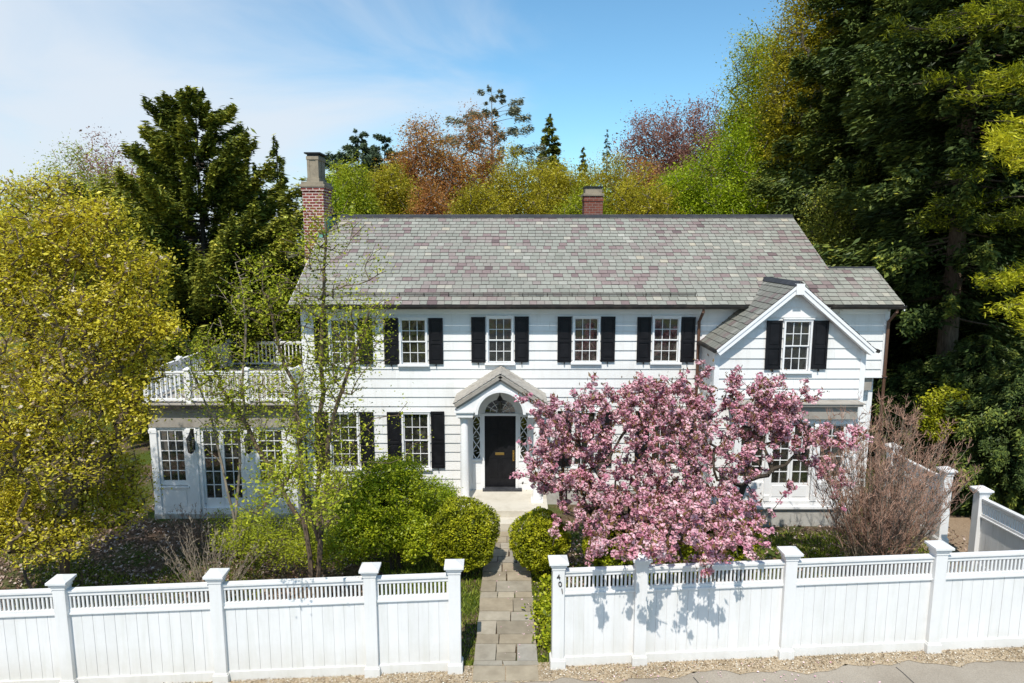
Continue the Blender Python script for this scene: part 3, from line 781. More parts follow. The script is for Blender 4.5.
# casing round door
mb.box(x0-0.07, x0-0.003, yw-0.035, YF+0.08, ZS, fz); mb.box(x1+0.003, x1+0.07, yw-0.035, YF+0.08, ZS, fz)
mb.box(x0-0.09, x1+0.09, yw-0.045, YF+0.08, fz-0.045, fz+0.02)
for a, b in ((s0, s1), (t0, t1)):
    mb.box(a-0.02, b+0.02, yw-0.03, yw, sz0-0.05, sz0); mb.box(a-0.02, b+0.02, yw-0.03, yw, sz1, sz1+0.04)
    mb.box(a, b, yw-0.012, yw, ZP+0.2, sz0-0.12)
ds = mb.build('door_surround', M['trim'], port)
mb = MB()
for a, b in ((s0, s1), (t0, t1)): mb.box(a, b, YF+0.0, YF+0.012, sz0, sz1)
mb.prism_y(tp, YF+0.0, YF+0.01)
mb.build('pane', M['glass'], ds)
mb = MB()   # lattice of the sidelights: stacked pointed ovals
for a, b in ((s0, s1), (t0, t1)):
    n = 3; h = (sz1-sz0)/n; c = (a+b)/2; w = (b-a)/2
    for k in range(n):
        for sgn in (-1, 1):
            pts = [(c+sgn*w*0.92*sin(pi*i/10), yw+0.02, sz0+h*(k+i/10)) for i in range(11)]
            for p, q in zip(pts[:-1], pts[1:]): mb.bar(p, q, 0.02, 0.016, up=(0,1,0))
        for sgn in (-1, 1):
            mb.bar((c, yw+0.03, sz0+h*(k+0.5)-0.04*sgn), (c+sgn*w, yw+0.03, sz0+h*(k+0.5)), 0.01, 0.01, up=(0,1,0))
    for sgn in (-1, 1): mb.bar((c-w*sgn*0.94, yw+0.015, sz0), (c-w*sgn*0.94, yw+0.015, sz1), 0.015, 0.02)
for k in range(1, 6):
    a = pi*k/6
    mb.bar((DX+0.1*cos(a), yw+0.03, fz+0.02+0.1*sin(a)), (DX+fr_*cos(a), yw+0.03, fz+0.02+fr_*0.92*sin(a)), 0.014, 0.014, up=(0,1,0))
for r in (0.1, 0.28, fr_-0.01):
    for i in range(16):
        p, q = [(DX+r*cos(pi*(i+j)/16), yw+0.028, fz+0.02+r*0.92*sin(pi*(i+j)/16)) for j in (0, 1)]
        mb.bar(p, q, 0.018 if r > 0.4 else 0.012, 0.02, up=(0,1,0))
mb.build('lattice', M['trim'], ds)
# door
mb = MB(); yd = YF+0.03
mb.box(x0, x1, yd+0.012, yd+0.05, ZS+.002, fz-0.046)
w = x1-x0; H = fz-0.046-ZS
st_ = 0.11; cxm = (x0+x1)/2
mb.box(x0, x0+st_, yd, yd+0.012, ZS+.002, ZS+H-.001); mb.box(x1-st_, x1, yd, yd+0.012, ZS+.002, ZS+H-.001); mb.box(cxm-0.05, cxm+0.05, yd, yd+0.012, ZS+.002, ZS+H-.001)
for a, b in ((0.0,0.11),(0.40,0.46),(0.74,0.79),(0.94,0.999)):
    for p, q in ((x0+st_, cxm-0.05), (cxm+0.05, x1-st_)): mb.box(p, q, yd+.001, yd+0.012, ZS+.003+H*a, ZS+H*b)
for a, b in ((0.11,0.40),(0.46,0.74),(0.79,0.94)):
    for p, q in ((x0+st_, cxm-0.05), (cxm+0.05, x1-st_)): mb.box(p+0.03, q-0.03, yd+0.004, yd+0.012, ZS+H*a+0.03, ZS+H*b-0.03)
door = mb.build('front_door', M['black'], house, bevel=0.003)
hz = at(514, 456, YF)[1]
mb = MB(); mb.box(x1-0.085, x1-0.035, yd-0.015, yd, hz-0.15, hz+0.16); mb.tube([(x1-0.06,yd-0.015,hz-0.12),(x1-0.06,yd-0.06,hz-0.09),(x1-0.06,yd-0.06,hz+0.04),(x1-0.06,yd-0.015,hz+0.07)], 0.012, 8)
mb.build('handle', M['brass'], door)
lz = at(499, 454, YF)[1]
MB().box(cxm-0.14, cxm+0.11, yd-0.012, yd, lz-0.035, lz+0.035).build('letter_slot', M['brass'], door, bevel=0.004)

def lantern(name, label, x, y, z, hang=True, s=1.0, group=None):
    t = thing(name, label, 'lantern', (x, y, z), group)
    mb = MB(); h = 0.30*s; r = 0.085*s
    for k in range(6):
        a = pi/3*k; b = pi/3*(k+1)
        mb.bar((x+r*0.75*cos(a), y+r*0.75*sin(a), z), (x+r*cos(a), y+r*sin(a), z+h), 0.012, 0.012)
        for zz, rr in ((z, r*0.75), (z+h, r)): mb.bar((x+rr*cos(a), y+rr*sin(a), zz), (x+rr*cos(b), y+rr*sin(b), zz), 0.014, 0.014)
    mb.lathe((x,y,z), [(r*1.15,h),(r*0.5,h+0.09*s),(r*0.25,h+0.12*s),(0.01,h+0.17*s)], 6)
    mb.lathe((x,y,z), [(0.01,-0.05*s),(r*0.75,0.0)], 6)
    mb.build('lantern_frame', M['iron'], t)
    MB().lathe((x,y,z), [(r*0.62,0.01),(r*0.85,h-0.01)], 6).build('glass', M['glass'], t)
    if hang: MB().tube([(x,y,z+h+0.16*s),(x,y,z+h+0.16*s+0.22)], 0.008, 6).build('chain', M['iron'], t)
    else:
        mb = MB(); mb.tube([(x,y,z+h+0.15*s),(x,y+0.06,z+h+0.22*s),(x,y+0.13,z+h+0.15*s)], 0.012, 6); mb.box(x-0.05, x+0.05, y+0.125, y+0.145, z+0.02, z+h+0.22*s)
        mb.build('bracket', M['iron'], t)
    return t
lx, lzz = at(500, 411, 17.75)
lantern('hanging_lantern', 'black six-sided lantern hanging under the arch of the front porch', lx, 17.75, lzz)

# ================================================================== SUNROOM
SY = 17.6; SX0 = at(152, 450, SY)[0]; SX1 = -5.78; SB = 23.0
zc = at(220, 404, SY-0.15)[1]                     # deck level
zf0 = at(220, 427, SY)[1]
mb = MB()
zt = zf0; zsill = at(220, 486, SY)[1]; zdoor0 = 0.28
lw0, lw1 = at(158.5, 455, SY)[0], at(186, 455, SY)[0]
fd0, fdm, fd1 = [at(u, 455, SY)[0] for u in (201.5, 221.5, 242)]
rw0, rw1 = at(256.5, 455, SY)[0], at(284.5, 455, SY)[0]
wz1 = at(220, 429, SY)[1]
mb.box(SX0, lw0, SY, SY+0.12, 0.1, zt); mb.box(lw1, fd0-0.05, SY, SY+0.12, 0.1, zt); mb.box(fd1+0.05, rw0, SY, SY+0.12, 0.1, zt); mb.box(rw1, SX1, SY, SY+0.12, 0.1, zt)
mb.box(lw0, lw1, SY+0.001, SY+0.12, 0.1, zsill); mb.box(rw0, rw1, SY+0.001, SY+0.12, 0.1, zsill)
mb.box(lw0, lw1, SY+0.001, SY+0.12, wz1, zt); mb.box(rw0, rw1, SY+0.001, SY+0.12, wz1, zt); mb.box(fd0-0.05, fd1+0.05, SY+0.001, SY+0.12, wz1, zt)
mb.box(SX1-0.12, SX1, SY+0.12, YF-0.03, 0.1, zt)
mb.box(SX0, SX0+0.12, SY+0.12, SB, 0.1, zt); mb.box(SX0+0.12, SX1, SB-0.12, SB, 0.1, zt)
for a, b in ((SX0-0.02, SX0+0.16), (lw1+0.06, fd0-0.10), (fd1+0.10, rw0-0.06), (SX1-0.2, SX1+0.02)):
    mb.box(a, b, SY-0.035, SY-.001, 0.1, zt-0.02); mb.box(a-0.02, b+0.02, SY-0.05, SY-0.034, zt-0.16, zt-0.06); mb.box(a-0.015, b+0.015, SY-0.045, SY-0.034, 0.1, 0.3)
for a, b in ((lw0, lw1), (rw0, rw1)):
    mb.box(a+0.06, b-0.06, SY-0.012, SY+.001, 0.3, zsill-0.12); mb.box(a-0.04, b+0.04, SY-0.05, SY+0.05, zsill-0.05, zsill)
sun = mb.build('sunroom_wall', M['trim'], house)
MB().box(SX0-0.04, SX1+0.02, SY-0.06, SB, -0.25, 0.1).build('foundation', M['foundation'], sun)
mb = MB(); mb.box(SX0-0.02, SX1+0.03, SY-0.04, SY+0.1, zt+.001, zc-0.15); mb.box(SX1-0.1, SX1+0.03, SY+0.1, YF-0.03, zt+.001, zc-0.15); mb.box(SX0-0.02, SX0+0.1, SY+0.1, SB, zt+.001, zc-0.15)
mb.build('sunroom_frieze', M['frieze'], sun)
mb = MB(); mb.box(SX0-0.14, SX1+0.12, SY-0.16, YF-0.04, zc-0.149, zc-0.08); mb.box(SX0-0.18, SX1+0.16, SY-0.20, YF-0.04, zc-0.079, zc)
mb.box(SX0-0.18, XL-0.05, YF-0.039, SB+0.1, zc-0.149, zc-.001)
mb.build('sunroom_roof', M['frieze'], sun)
MB().box(SX0-0.2, SX1+0.18, SY-0.23, SY-0.205, zc-0.12, zc-0.02).build('gutter', M['gutter'], sun)
glazed_door(house, lw0+.002, lw1-.002, SY+0.03, zsill+.002, wz1-.002, 3, 5, 0.0, 'sunroom_window')
glazed_door(house, rw0+.002, rw1-.002, SY+0.03, zsill+.002, wz1-.002, 3, 5, 0.0, 'sunroom_window')
glazed_door(house, fd0, fdm-.003, SY+0.03, zdoor0, wz1-.002, 2, 5, 0.1, 'garden_door')
glazed_door(house, fdm+.003, fd1, SY+0.03, zdoor0, wz1-.002, 2, 5, 0.1, 'garden_door')
mb = MB(); mb.box(fd0-0.05, fd0-.002, SY-0.02, SY+0.1, 0.1, wz1); mb.box(fd1+.002, fd1+0.05, SY-0.02, SY+0.1, 0.1, wz1); mb.box(fd0-.002, fd1+.002, SY-0.06, SY+0.1, 0.1, zdoor0-.003)
mb.build('door_casing', M['trim'], sun)
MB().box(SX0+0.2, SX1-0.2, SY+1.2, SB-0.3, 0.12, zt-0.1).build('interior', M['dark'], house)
for u, lab in ((191, 'black wall lantern between the left sunroom window and the garden doors'), (248.5, 'black wall lantern between the garden doors and the right sunroom window')):
    x, z = at(u, 452, SY-0.18); lantern('wall_lantern', lab, x, SY-0.18, z, False, 1.15, 'wall lanterns on the sunroom')

# ---- balustrade round the deck
zr1 = at(220, 371, SY-0.05)[1]
def balustrade(a, b, posts, name='balustrade'):
    """a, b ends (x, y); posts: fractions where newels stand"""
    a, b = Vector((*a, 0)), Vector((*b, 0)); L = (b-a).length; d = (b-a)/L; s = Vector((-d.y, d.x, 0))
    mb = MB()
    mb.obox(a - s*0.045 + Vector((0,0,zr1-0.05)), d*L, s*0.09, (0,0,0.045))
    mb.obox(a - s*0.03 + Vector((0,0,zr1-0.10)), d*L, s*0.06, (0,0,0.048))
    mb.obox(a - s*0.03 + Vector((0,0,zc+0.07)), d*L, s*0.06, (0,0,0.06))
    r = mb.build(name, M['trim'], house)
    mb = MB(); n = int(L/0.125)
    for i in range(1, n):
        p = a + d*(L*i/n)
        mb.obox(p - s*0.018 - d*0.018 + Vector((0,0,zc+0.128)), d*0.036, s*0.036, (0,0,zr1-0.101-zc-0.128))
    mb.build('balusters', M['trim'], r)
    for fpos in posts:
        p = a + d*(L*fpos)
        mb = MB(); mb.box(p.x-0.065, p.x+0.065, p.y-0.065, p.y+0.065, zc+.001, zr1+0.03)
        mb.box(p.x-0.09, p.x+0.09, p.y-0.09, p.y+0.09, zr1+0.03, zr1+0.06)
        mb.add([(p.x-0.09,p.y-0.09,zr1+.06),(p.x+0.09,p.y-0.09,zr1+.06),(p.x+0.09,p.y+0.09,zr1+.06),(p.x-0.09,p.y+0.09,zr1+.06),(p.x,p.y,zr1+0.11)], [(0,1,4),(1,2,4),(2,3,4),(3,0,4)])
        mb.build('newel', M['trim'], r)
xa, xb = SX0+0.02, SX1-0.03; yf_, yb_ = SY-0.05, SB-0.1
balustrade((xa, yf_), (xb, yf_), [0, (at(189,390,yf_)[0]-xa)/(xb-xa), (at(247,390,yf_)[0]-xa)/(xb-xa), 1])
balustrade((xa, yf_+0.07), (xa, yb_), [0.33, 0.66, 1])
balustrade((xa+0.07, yb_), (XL-0.05, yb_), [0.42])
balustrade((xb, yf_+0.07), (xb, YF-0.03), [])
# ================================================================== GROUND, PATH, ROAD
def sheet(name, x0, x1, y0, y1, nx, ny, zf, mat, kind='structure'):
    xs = np.linspace(x0, x1, nx+1); ys = np.linspace(y0, y1, ny+1)
    return grid(name, xs, ys, zf, mat, kind)
def grid(name, xs, ys, zf, mat, kind='structure'):
    X, Y = np.meshgrid(xs, ys); Z = zf(X, Y)
    v = np.stack([X, Y, Z], -1).reshape(-1, 3)
    nx = len(xs)
    i = np.arange((len(ys)-1)*(nx-1)); r, c = i//(nx-1), i % (nx-1); a = r*nx+c
    f = np.stack([a, a+1, a+1+nx, a+nx], 1)
    m = bpy.data.meshes.new(name); m.from_pydata(v.tolist(), [], f.tolist()); m.materials.append(mat)
    m.polygons.foreach_set('use_smooth', [True]*len(m.polygons))
    o = bpy.data.objects.new(name, m); COL.objects.link(o); tag(o, kind=kind); return o
def fence_y(x): return 10.95 + 0.033*x

t = NT('garden_soil')
n1 = t.noise(0.35, 4, 0.6); n2 = t.noise(9, 6, 0.75); n3 = t.noise(40, 3)
soil = t.ramp(n2, [(0.3,(0.05,0.034,0.022)),(0.5,(0.12,0.085,0.055)),(0.68,(0.24,0.18,0.13))])
grassc = t.ramp(n3, [(0.3,(0.035,0.055,0.01)),(0.7,(0.11,0.15,0.03))])
c = t.mix(t.ramp(n1, [(0.48,(0,0,0)),(0.58,(1,1,1))]), soil, grassc)
t.principled(c, 0.95, 0.1, t.bump(n2, 0.8, 0.05)); M['soil'] = t.m
def gz(X, Y):
    far = np.clip((Y-26)/60, 0, 1)
    return groundv(X, Y) + 0.02*np.sin(X*1.7+Y)*np.cos(Y*1.3) - 0.02 + 3.5*far*far*(3-2*far)
xs = np.concatenate([np.linspace(-600,-30,8), np.linspace(-26,26,90), np.linspace(30,600,8)])
ys = np.concatenate([np.linspace(-80,6,6), np.linspace(8,30,60), np.linspace(34,90,10), np.linspace(140,900,6)])
grid('ground', xs, ys, gz, M['soil'])
t = NT('sidewalk_asphalt')
n1 = t.noise(0.7, 5, 0.6); n2 = t.noise(45, 4, 0.8); n3 = t.noise(160, 2)
c = t.ramp(n1, [(0.3,(0.29,0.25,0.20)),(0.7,(0.39,0.345,0.285))])
c = t.mix(0.65, c, t.ramp(n2, [(0.3,(0.6,0.6,0.6)),(0.7,(1.2,1.2,1.2))]), 'MULTIPLY')
t.principled(c, 0.9, 0.15, t.bump(n3, 0.5, 0.01)); M['walk'] = t.m
def ragged(X): return 0.05*np.sin(X*2.1)+0.04*np.sin(X*5.3+1)+0.03*np.sin(X*11.7)
def strip(name, f0, f1, dz, mat, n=320, x0=-30, x1=30, rows=6):
    X = np.linspace(x0, x1, n)
    v, f = [], []
    for k in range(rows+1):
        q = k/rows
        Y = f0(X)*(1-q)+f1(X)*q
        Z = groundv(X, Y)+dz
        v += list(zip(X, Y, Z))
    for k in range(rows):
        for i in range(n-1):
            a = k*n+i; f.append((a, a+1, a+1+n, a+n))
    m = bpy.data.meshes.new(name); m.from_pydata([tuple(map(float,p)) for p in v], [], f); m.materials.append(mat)
    o = bpy.data.objects.new(name, m); COL.objects.link(o); return tag(o, kind='structure')
strip('sidewalk', lambda X: 7.2+0*X, lambda X: 10.62+0.04*X+ragged(X), 0.035, M['walk'])
t = NT('road_asphalt'); t.principled(t.ramp(t.noise(30,4), [(0.3,(0.04,0.04,0.04)),(0.7,(0.07,0.07,0.07))]), 0.9, 0.2); M['road'] = t.m
strip('road', lambda X: -20+0*X, lambda X: 7.0+0*X, 0.03, M['road'])
t = NT('kerb_stone'); t.principled(t.ramp(t.noise(20,4), [(0.3,(0.25,0.24,0.23)),(0.7,(0.4,0.39,0.37))]), 0.85, 0.2)
strip('kerb', lambda X: 7.0+0*X, lambda X: 7.2+0*X, 0.06, t.m)
t = NT('sandy_verge')
n2 = t.noise(28, 5, 0.8); n1 = t.noise(2.2, 4, 0.6)
c = t.ramp(n2, [(0.32,(0.24,0.17,0.10)),(0.5,(0.46,0.36,0.24)),(0.66,(0.66,0.57,0.44))])
c = t.mix(t.ramp(n1,[(0.5,(0,0,0)),(0.7,(0.5,0.5,0.5))]), c, (0.16,0.115,0.06))
t.principled(c, 0.95, 0.1, t.bump(n2, 0.9, 0.03)); M['verge'] = t.m
strip('verge', lambda X: 10.50+0.04*X+ragged(X+0.3)*1.3, lambda X: fence_y(X)+0.10, 0.043, M['verge'])
for xj in (-6.4, -2.9, 3.1, 6.6):
    j = MB(); n = 24
    for i in range(n):
        ya, yb = 7.25+(10.45+0.04*xj-7.25)*i/n, 7.25+(10.45+0.04*xj-7.25)*(i+1)/n
        xa, xb = xj-0.18*(ya-10.4)+0.012*sin(ya*9+xj), xj-0.18*(yb-10.4)+0.012*sin(yb*9+xj); w_ = 0.008
        j.add([(xa-w_,ya,ground(xa,ya)+.04),(xa+w_,ya,ground(xa,ya)+.04),(xb+w_,yb,ground(xb,yb)+.04),(xb-w_,yb,ground(xb,yb)+.04)], [(0,1,2,3)])
    tag(j.build('sidewalk_joint', M['road']), kind='structure')
# bark mulch / wood chips scattered on the verge (nobody could count them)
def scatter_flakes(name, n, xr, yr, size, mat, dz=0.05, keep=None, tilt=0.5, seed=5, aspect=0.5):
    rg = np.random.default_rng(seed)
    x = rg.uniform(*xr, n); y = rg.uniform(*yr, n)
    if keep is not None:
        k = keep(x, y); x, y = x[k], y[k]; n = len(x)
    z = groundv(x, y) + dz + rg.uniform(0, 0.02, n)
    s = size*rg.uniform(0.5, 1.4, n); a = rg.uniform(0, 2*pi, n)
    d1 = np.stack([np.cos(a), np.sin(a), rg.normal(0, tilt, n)*0.6], 1)*s[:,None]
    d2 = np.stack([-np.sin(a), np.cos(a), rg.normal(0, tilt, n)*0.6], 1)*(s*aspect)[:,None]
    c = np.stack([x, y, z], 1)
    v = np.stack([c-d1, c+d2, c+d1, c-d2], 1)
    return tag(np_mesh(name, v, 4, rg.random(n), mat), kind='stuff')
def flake_mat(name, stops):
    t = NT(name); return t.principled(t.ramp(t.attr(), stops), 0.85, 0.15)
M['chips'] = flake_mat('pale_wood_chips', [(0,(0.10,0.06,0.03)),(0.4,(0.34,0.26,0.17)),(0.8,(0.6,0.53,0.42)),(1,(0.7,0.66,0.58))])
M['litter'] = flake_mat('dry_leaf_litter', [(0,(0.05,0.03,0.02)),(0.45,(0.17,0.10,0.065)),(0.8,(0.36,0.25,0.19)),(1,(0.62,0.52,0.46))])
tag(scatter_flakes('wood_chips', 26000, (-10, 11), (10.2, 11.3), 0.016, M['chips'], 0.052,
    lambda x, y: (y > 10.56+0.04*x+ragged(x+0.3)*1.3+RNG.normal(0,0.05,len(x))) & (y < fence_y(x)+0.05) & ~((np.abs(x+0.1) < 0.6) & (y > 10.6))),
    'pale wood chips and grit strewn along the foot of the fence', 'wood chips')
tag(scatter_flakes('leaf_litter', 60000, (-14, 11.4), (11.1, 18.4), 0.035, M['litter'], 0.02,
    lambda x, y: (y > fence_y(x)+0.1) & ((x < -3.0) | (x > 1.0)) & ((y < 17.4) | (x < -9.9)) & (RNG.random(len(x)) < np.where((x < -4.5), 1.0, 0.45)), tilt=0.7),
    'dry brown leaf litter lying under the trees behind the fence', 'leaf litter')

t = NT('fallen_petal'); M['petal'] = t.principled(t.ramp(t.attr(), [(0,(0.6,0.3,0.38)),(1,(0.9,0.68,0.72))]), 0.8, 0.1)
tag(scatter_flakes('fallen_petals', 5200, (-0.6, 7.5), (9.6, 17.0), 0.016, M['petal'], 0.055, lambda x, y: (np.abs(y-fence_y(x)) > 0.15) & (RNG.random(len(x)) < np.exp(-((x-3.2)/2.6)**2-((y-13.4)/2.6)**2)*1.2), tilt=0.3, seed=77, aspect=0.8),
    'pink petals fallen on the ground below the cherry tree', 'fallen petals')
# grass: blades as thin triangles
def grass(name, n, keep, xr, yr, h, mat, seed, lean=0.5, w=0.012):
    rg = np.random.default_rng(seed)
    x = rg.uniform(*xr, n); y = rg.uniform(*yr, n); k = keep(x, y, rg); x, y = x[k], y[k]; n = len(x)
    z = groundv(x, y)-0.01; hh = h*rg.uniform(0.4, 1.3, n); a = rg.uniform(0, 2*pi, n)
    b = np.stack([x, y, z], 1); s = np.stack([np.cos(a), np.sin(a), 0*a], 1)*w
    tip = b + np.stack([rg.normal(0,lean,n)*hh, rg.normal(0,lean,n)*hh, hh], 1)
    v = np.stack([b-s, b+s, tip], 1)
    return tag(np_mesh(name, v, 3, rg.random(n), mat), kind='stuff')
M['grass'] = foliage_mat('grass_blades', [(0,(0.06,0.09,0.01)),(0.6,(0.22,0.30,0.03)),(1,(0.46,0.48,0.09))], 0.3)
def patch(x, y, s=0.8, ph=0.0): return np.sin(x*s+ph)*np.sin(y*s*1.3+ph*2) + 0.5*np.sin(x*2.3*s+y*1.7*s+ph)
tag(grass('grass', 150000, lambda x, y, r: (y > fence_y(x)-0.05) & (
      ((x > -2.9) & (x < -0.62) & (y < 15.5)) | ((x > 0.42) & (x < 1.2) & (y < 15.6) & (r.random(len(x)) < 0.6)) |
      ((x > 4.2) & (x < 10.5) & (y > 14.0) & (y < 16.6) & (patch(x,y,0.9,0.6) > -0.15)) |
      ((x < -2.5) & (x > -13) & (patch(x,y,0.7,1.0) > 0.0) & (r.random(len(x)) < 0.8)) |
      ((x > 1.2) & (x < 6) & (patch(x,y,1.1,2.0) > 0.3))), (-13, 11), (10.8, 16.9), 0.085, M['grass'], 7),
    'short green grass growing in the front garden beside the path', 'grass')

# flagstones: real slabs, joints between them
t = NT('flagstone')
n1 = t.noise(3, 5, 0.65); n2 = t.noise(40, 3)
c = t.ramp(t.attr(), [(0,(0.29,0.255,0.20)),(0.35,(0.37,0.315,0.235)),(0.6,(0.33,0.305,0.26)),(0.85,(0.42,0.37,0.29)),(1,(0.32,0.31,0.29))])
c = t.mix(0.7, c, t.ramp(n1, [(0.3,(0.62,0.6,0.56)),(0.7,(1.15,1.15,1.12))]), 'MULTIPLY')
t.principled(c, 0.85, 0.2, t.bump(n2, 0.25, 0.01)); M['flag'] = t.m
mb = MB(); rg = random.Random(12)
def edgeL(y): return -0.68 + (y-10.6)*0.004
def edgeR(y): return 0.47 - (y-10.6)*0.012
y = 10.55
def slab(x0, x1, y0, y1):
    g = 0.012; z = ground(0, y0)+rg.uniform(0.058, 0.07); j = lambda: rg.uniform(-0.012, 0.012)
    p = [(x0+g+j(), y0+g+j()), (x1-g+j(), y0+g+j()), (x1-g+j(), y1-g+j()), (x0+g+j(), y1-g+j())]
    vs = [(a, b, z-0.09) for a, b in p] + [(a, b, z) for a, b in p]
    mb.add(vs, [(4,5,6,7),(0,1,5,4),(1,2,6,5),(2,3,7,6),(3,0,4,7)], rg.random())
rows = [(0.42,[.5]),(0.14,[.45]),(0.52,[.34,.66]),(0.30,[.38]),(0.46,[.33]),(0.34,[.58]),(0.52,[.62]),(0.26,[.33,.66]),(0.46,[.3]),(0.42,[.5]),(0.44,[.4]),(0.3,[.3,.7]),(0.4,[.55]),(0.34,[.35]),(0.36,[.5]),(0.3,[.3,.7]),(0.36,[.45]),(0.3,[.6]),(0.2,[.5])]
for i, (h, cuts) in enumerate(rows):
    a, b = edgeL(y), edgeR(y); cs = [0]+cuts+[1]
    for k in range(len(cs)-1):
        up = rg.choice([0, 0, 0.0]) 
        if len(cs) == 4 and k == 1 and h > 0.3:
            slab(a+(b-a)*cs[k], a+(b-a)*cs[k+1], y, y+h*0.48); slab(a+(b-a)*cs[k], a+(b-a)*cs[k+1], y+h*0.48, y+h)
        else: slab(a+(b-a)*cs[k], a+(b-a)*cs[k+1], y, y+h)
    y += h
    if y > 16.5: break
o = mb.build('path', M['flag']); tag(o, kind='structure')

# ================================================================== FENCES
FH = 2.12
def fence_post(root, x, y, zb, h=FH, yaw=0.0, w=0.205):
    c, s = cos(yaw), sin(yaw)
    def bx(mb, hw, z0, z1):
        p = [(x + a*c - b*s, y + a*s + b*c) for a, b in ((-hw,-hw),(hw,-hw),(hw,hw),(-hw,hw))]
        mb.add([(a,b,z0) for a,b in p] + [(a,b,z1) for a,b in p], [(3,2,1,0),(4,5,6,7),(0,1,5,4),(1,2,6,5),(2,3,7,6),(3,0,4,7)])
    mb = MB(); bx(mb, w/2, zb-0.15, zb+h-0.2)
    post = mb.build('post', M['fence'], root, bevel=0.006)
    mb = MB(); bx(mb, w/2+0.028, zb-0.1, zb+0.20); bx(mb, w/2+0.014, zb+0.20, zb+0.225)
    mb.build('plinth', M['fence'], post, bevel=0.006)
    mb = MB(); z = zb+h-0.2
    bx(mb, w/2+0.012, z-0.06, z); bx(mb, w/2+0.034, z, z+0.045); bx(mb, w/2+0.062, z+0.045, z+0.085)
    hw = w/2+0.062; t = 0.03
    p = [(x + a*c - b*s, y + a*s + b*c) for a, b in ((-hw,-hw),(hw,-hw),(hw,hw),(-hw,hw))]
    q = [(x + a*c - b*s, y + a*s + b*c) for a, b in ((-t,-t),(t,-t),(t,t),(-t,t))]
    mb.add([(a,b,z+0.085) for a,b in p] + [(a,b,z+0.15) for a,b in q], [(4,5,6,7),(0,1,5,4),(1,2,6,5),(2,3,7,6),(3,0,4,7)])
    mb.build('cap', M['fence'], post, bevel=0.004)
    return post
def fence_bay(root, A, B, za, zb_, h=FH, face=-1):
    """A, B: post centres (x, y)"""
    A, B = Vector((*A, za)), Vector((*B, zb_)); d = B-A; L = d.length; d /= L
    n = Vector((d.y, -d.x, 0)).normalized() * (1 if face < 0 else -1)   # towards the road
    up = Vector((0,0,1)); A2 = A + d*0.10; L2 = L-0.20
    zt, zm = h-0.31, h-0.71
    mb = MB()
    mb.obox(A2 + n*0.055 + up*(zt-0.035), d*L2, -n*0.11, up*0.045)
    mb.obox(A2 + n*0.028 + up*(zt-0.11), d*L2, -n*0.056, up*0.074)
    mb.build('top_rail', M['fence'], root, bevel=0.004); mb = MB()
    mb.obox(A2 + n*0.028 + up*(zm), d*L2, -n*0.056, up*0.06)
    mb.obox(A2 + n*0.05 + up*(zm-0.035), d*L2, -n*0.10, up*0.035)
    mb.build('middle_rail', M['fence'], root, bevel=0.004); mb = MB()
    mb.obox(A2 + n*0.040 + up*0.02, d*L2, -n*0.08, up*0.19)
    mb.build('base_board', M['fence'], root, bevel=0.004)
    mb = MB(); k = int(L2/0.070)
    for i in range(k+1):
        p = A2 + d*(0.02 + (L2-0.04)*i/k)
        mb.obox(p + n*0.016 - d*0.016 + up*(zm+0.061), d*0.032, -n*0.032, up*(zt-0.111-zm-0.061))
    mb.build('pickets', M['fence'], root)
    mb = MB(); k = max(1, round(L2/0.185)); w = L2/k
    for i in range(k):
        p = A2 + d*(w*i); o = random.uniform(-0.0015, 0.0015)
        mb.obox(p + n*(0.012+o) + d*0.003 + up*0.211, d*(w-0.006), -n*0.022, up*(zm-0.036-0.211), r=random.random())
        if i: mb.obox(p + n*(0.003) - d*0.003 + up*0.212, d*0.006, -n*0.01, up*(zm-0.036-0.212))
    mb.build('boards', M['fence'], root)
def fence_run(xs_, label, gate_end=None):
    root = thing('picket_top_fence', label, 'fence', (xs_[0], fence_y(xs_[0]), ground(xs_[0], 10.9)))
    for x in xs_: fence_post(root, x, fence_y(x), 0.025*x, yaw=0.033)
    for a, b in zip(xs_[:-1], xs_[1:]): fence_bay(root, (a, fence_y(a)), (b, fence_y(b)), 0.025*a, 0.025*b)
    return root
fence_run([-12.7, -10.1, -7.53, -4.97, -2.40, -0.98], 'white board fence with picket top running left of the garden path')
fr = fence_run([0.79, 2.21, 4.79, 7.41, 10.38], 'white board fence with picket top and house number right of the garden path')
# 401 in slanting dark numerals, one above another
num_post = [c for c in fr.children if c.name.startswith('post')][0]
for ch_, u, v in (('4', 558.6, 577.5), ('0', 560.2, 584.5), ('1', 562.2, 591.5)):
    cu = bpy.data.curves.new('numeral', 'FONT'); cu.body = ch_; cu.size = 0.135; cu.extrude = 0.006; cu.align_x = 'CENTER'; cu.align_y = 'CENTER'
    cu.materials.append(M['gutter'])
    yy = fence_y(0.79)-0.1025-0.007
    x, z = at(u, v, yy)
    o = bpy.data.objects.new('house_number', cu); COL.objects.link(o)
    bpy.context.view_layer.update()
    dg = bpy.context.evaluated_depsgraph_get()
    me = bpy.data.meshes.new_from_object(o.evaluated_get(dg)); bpy.data.objects.remove(o)
    o = bpy.data.objects.new('house_number', me); COL.objects.link(o)
    o.rotation_euler = (pi/2, R(-8), 0.033); o.parent = num_post
    o.location = Vector((x, yy, z)) - absloc(num_post)
    me.materials.clear(); me.materials.append(M['gutter'])
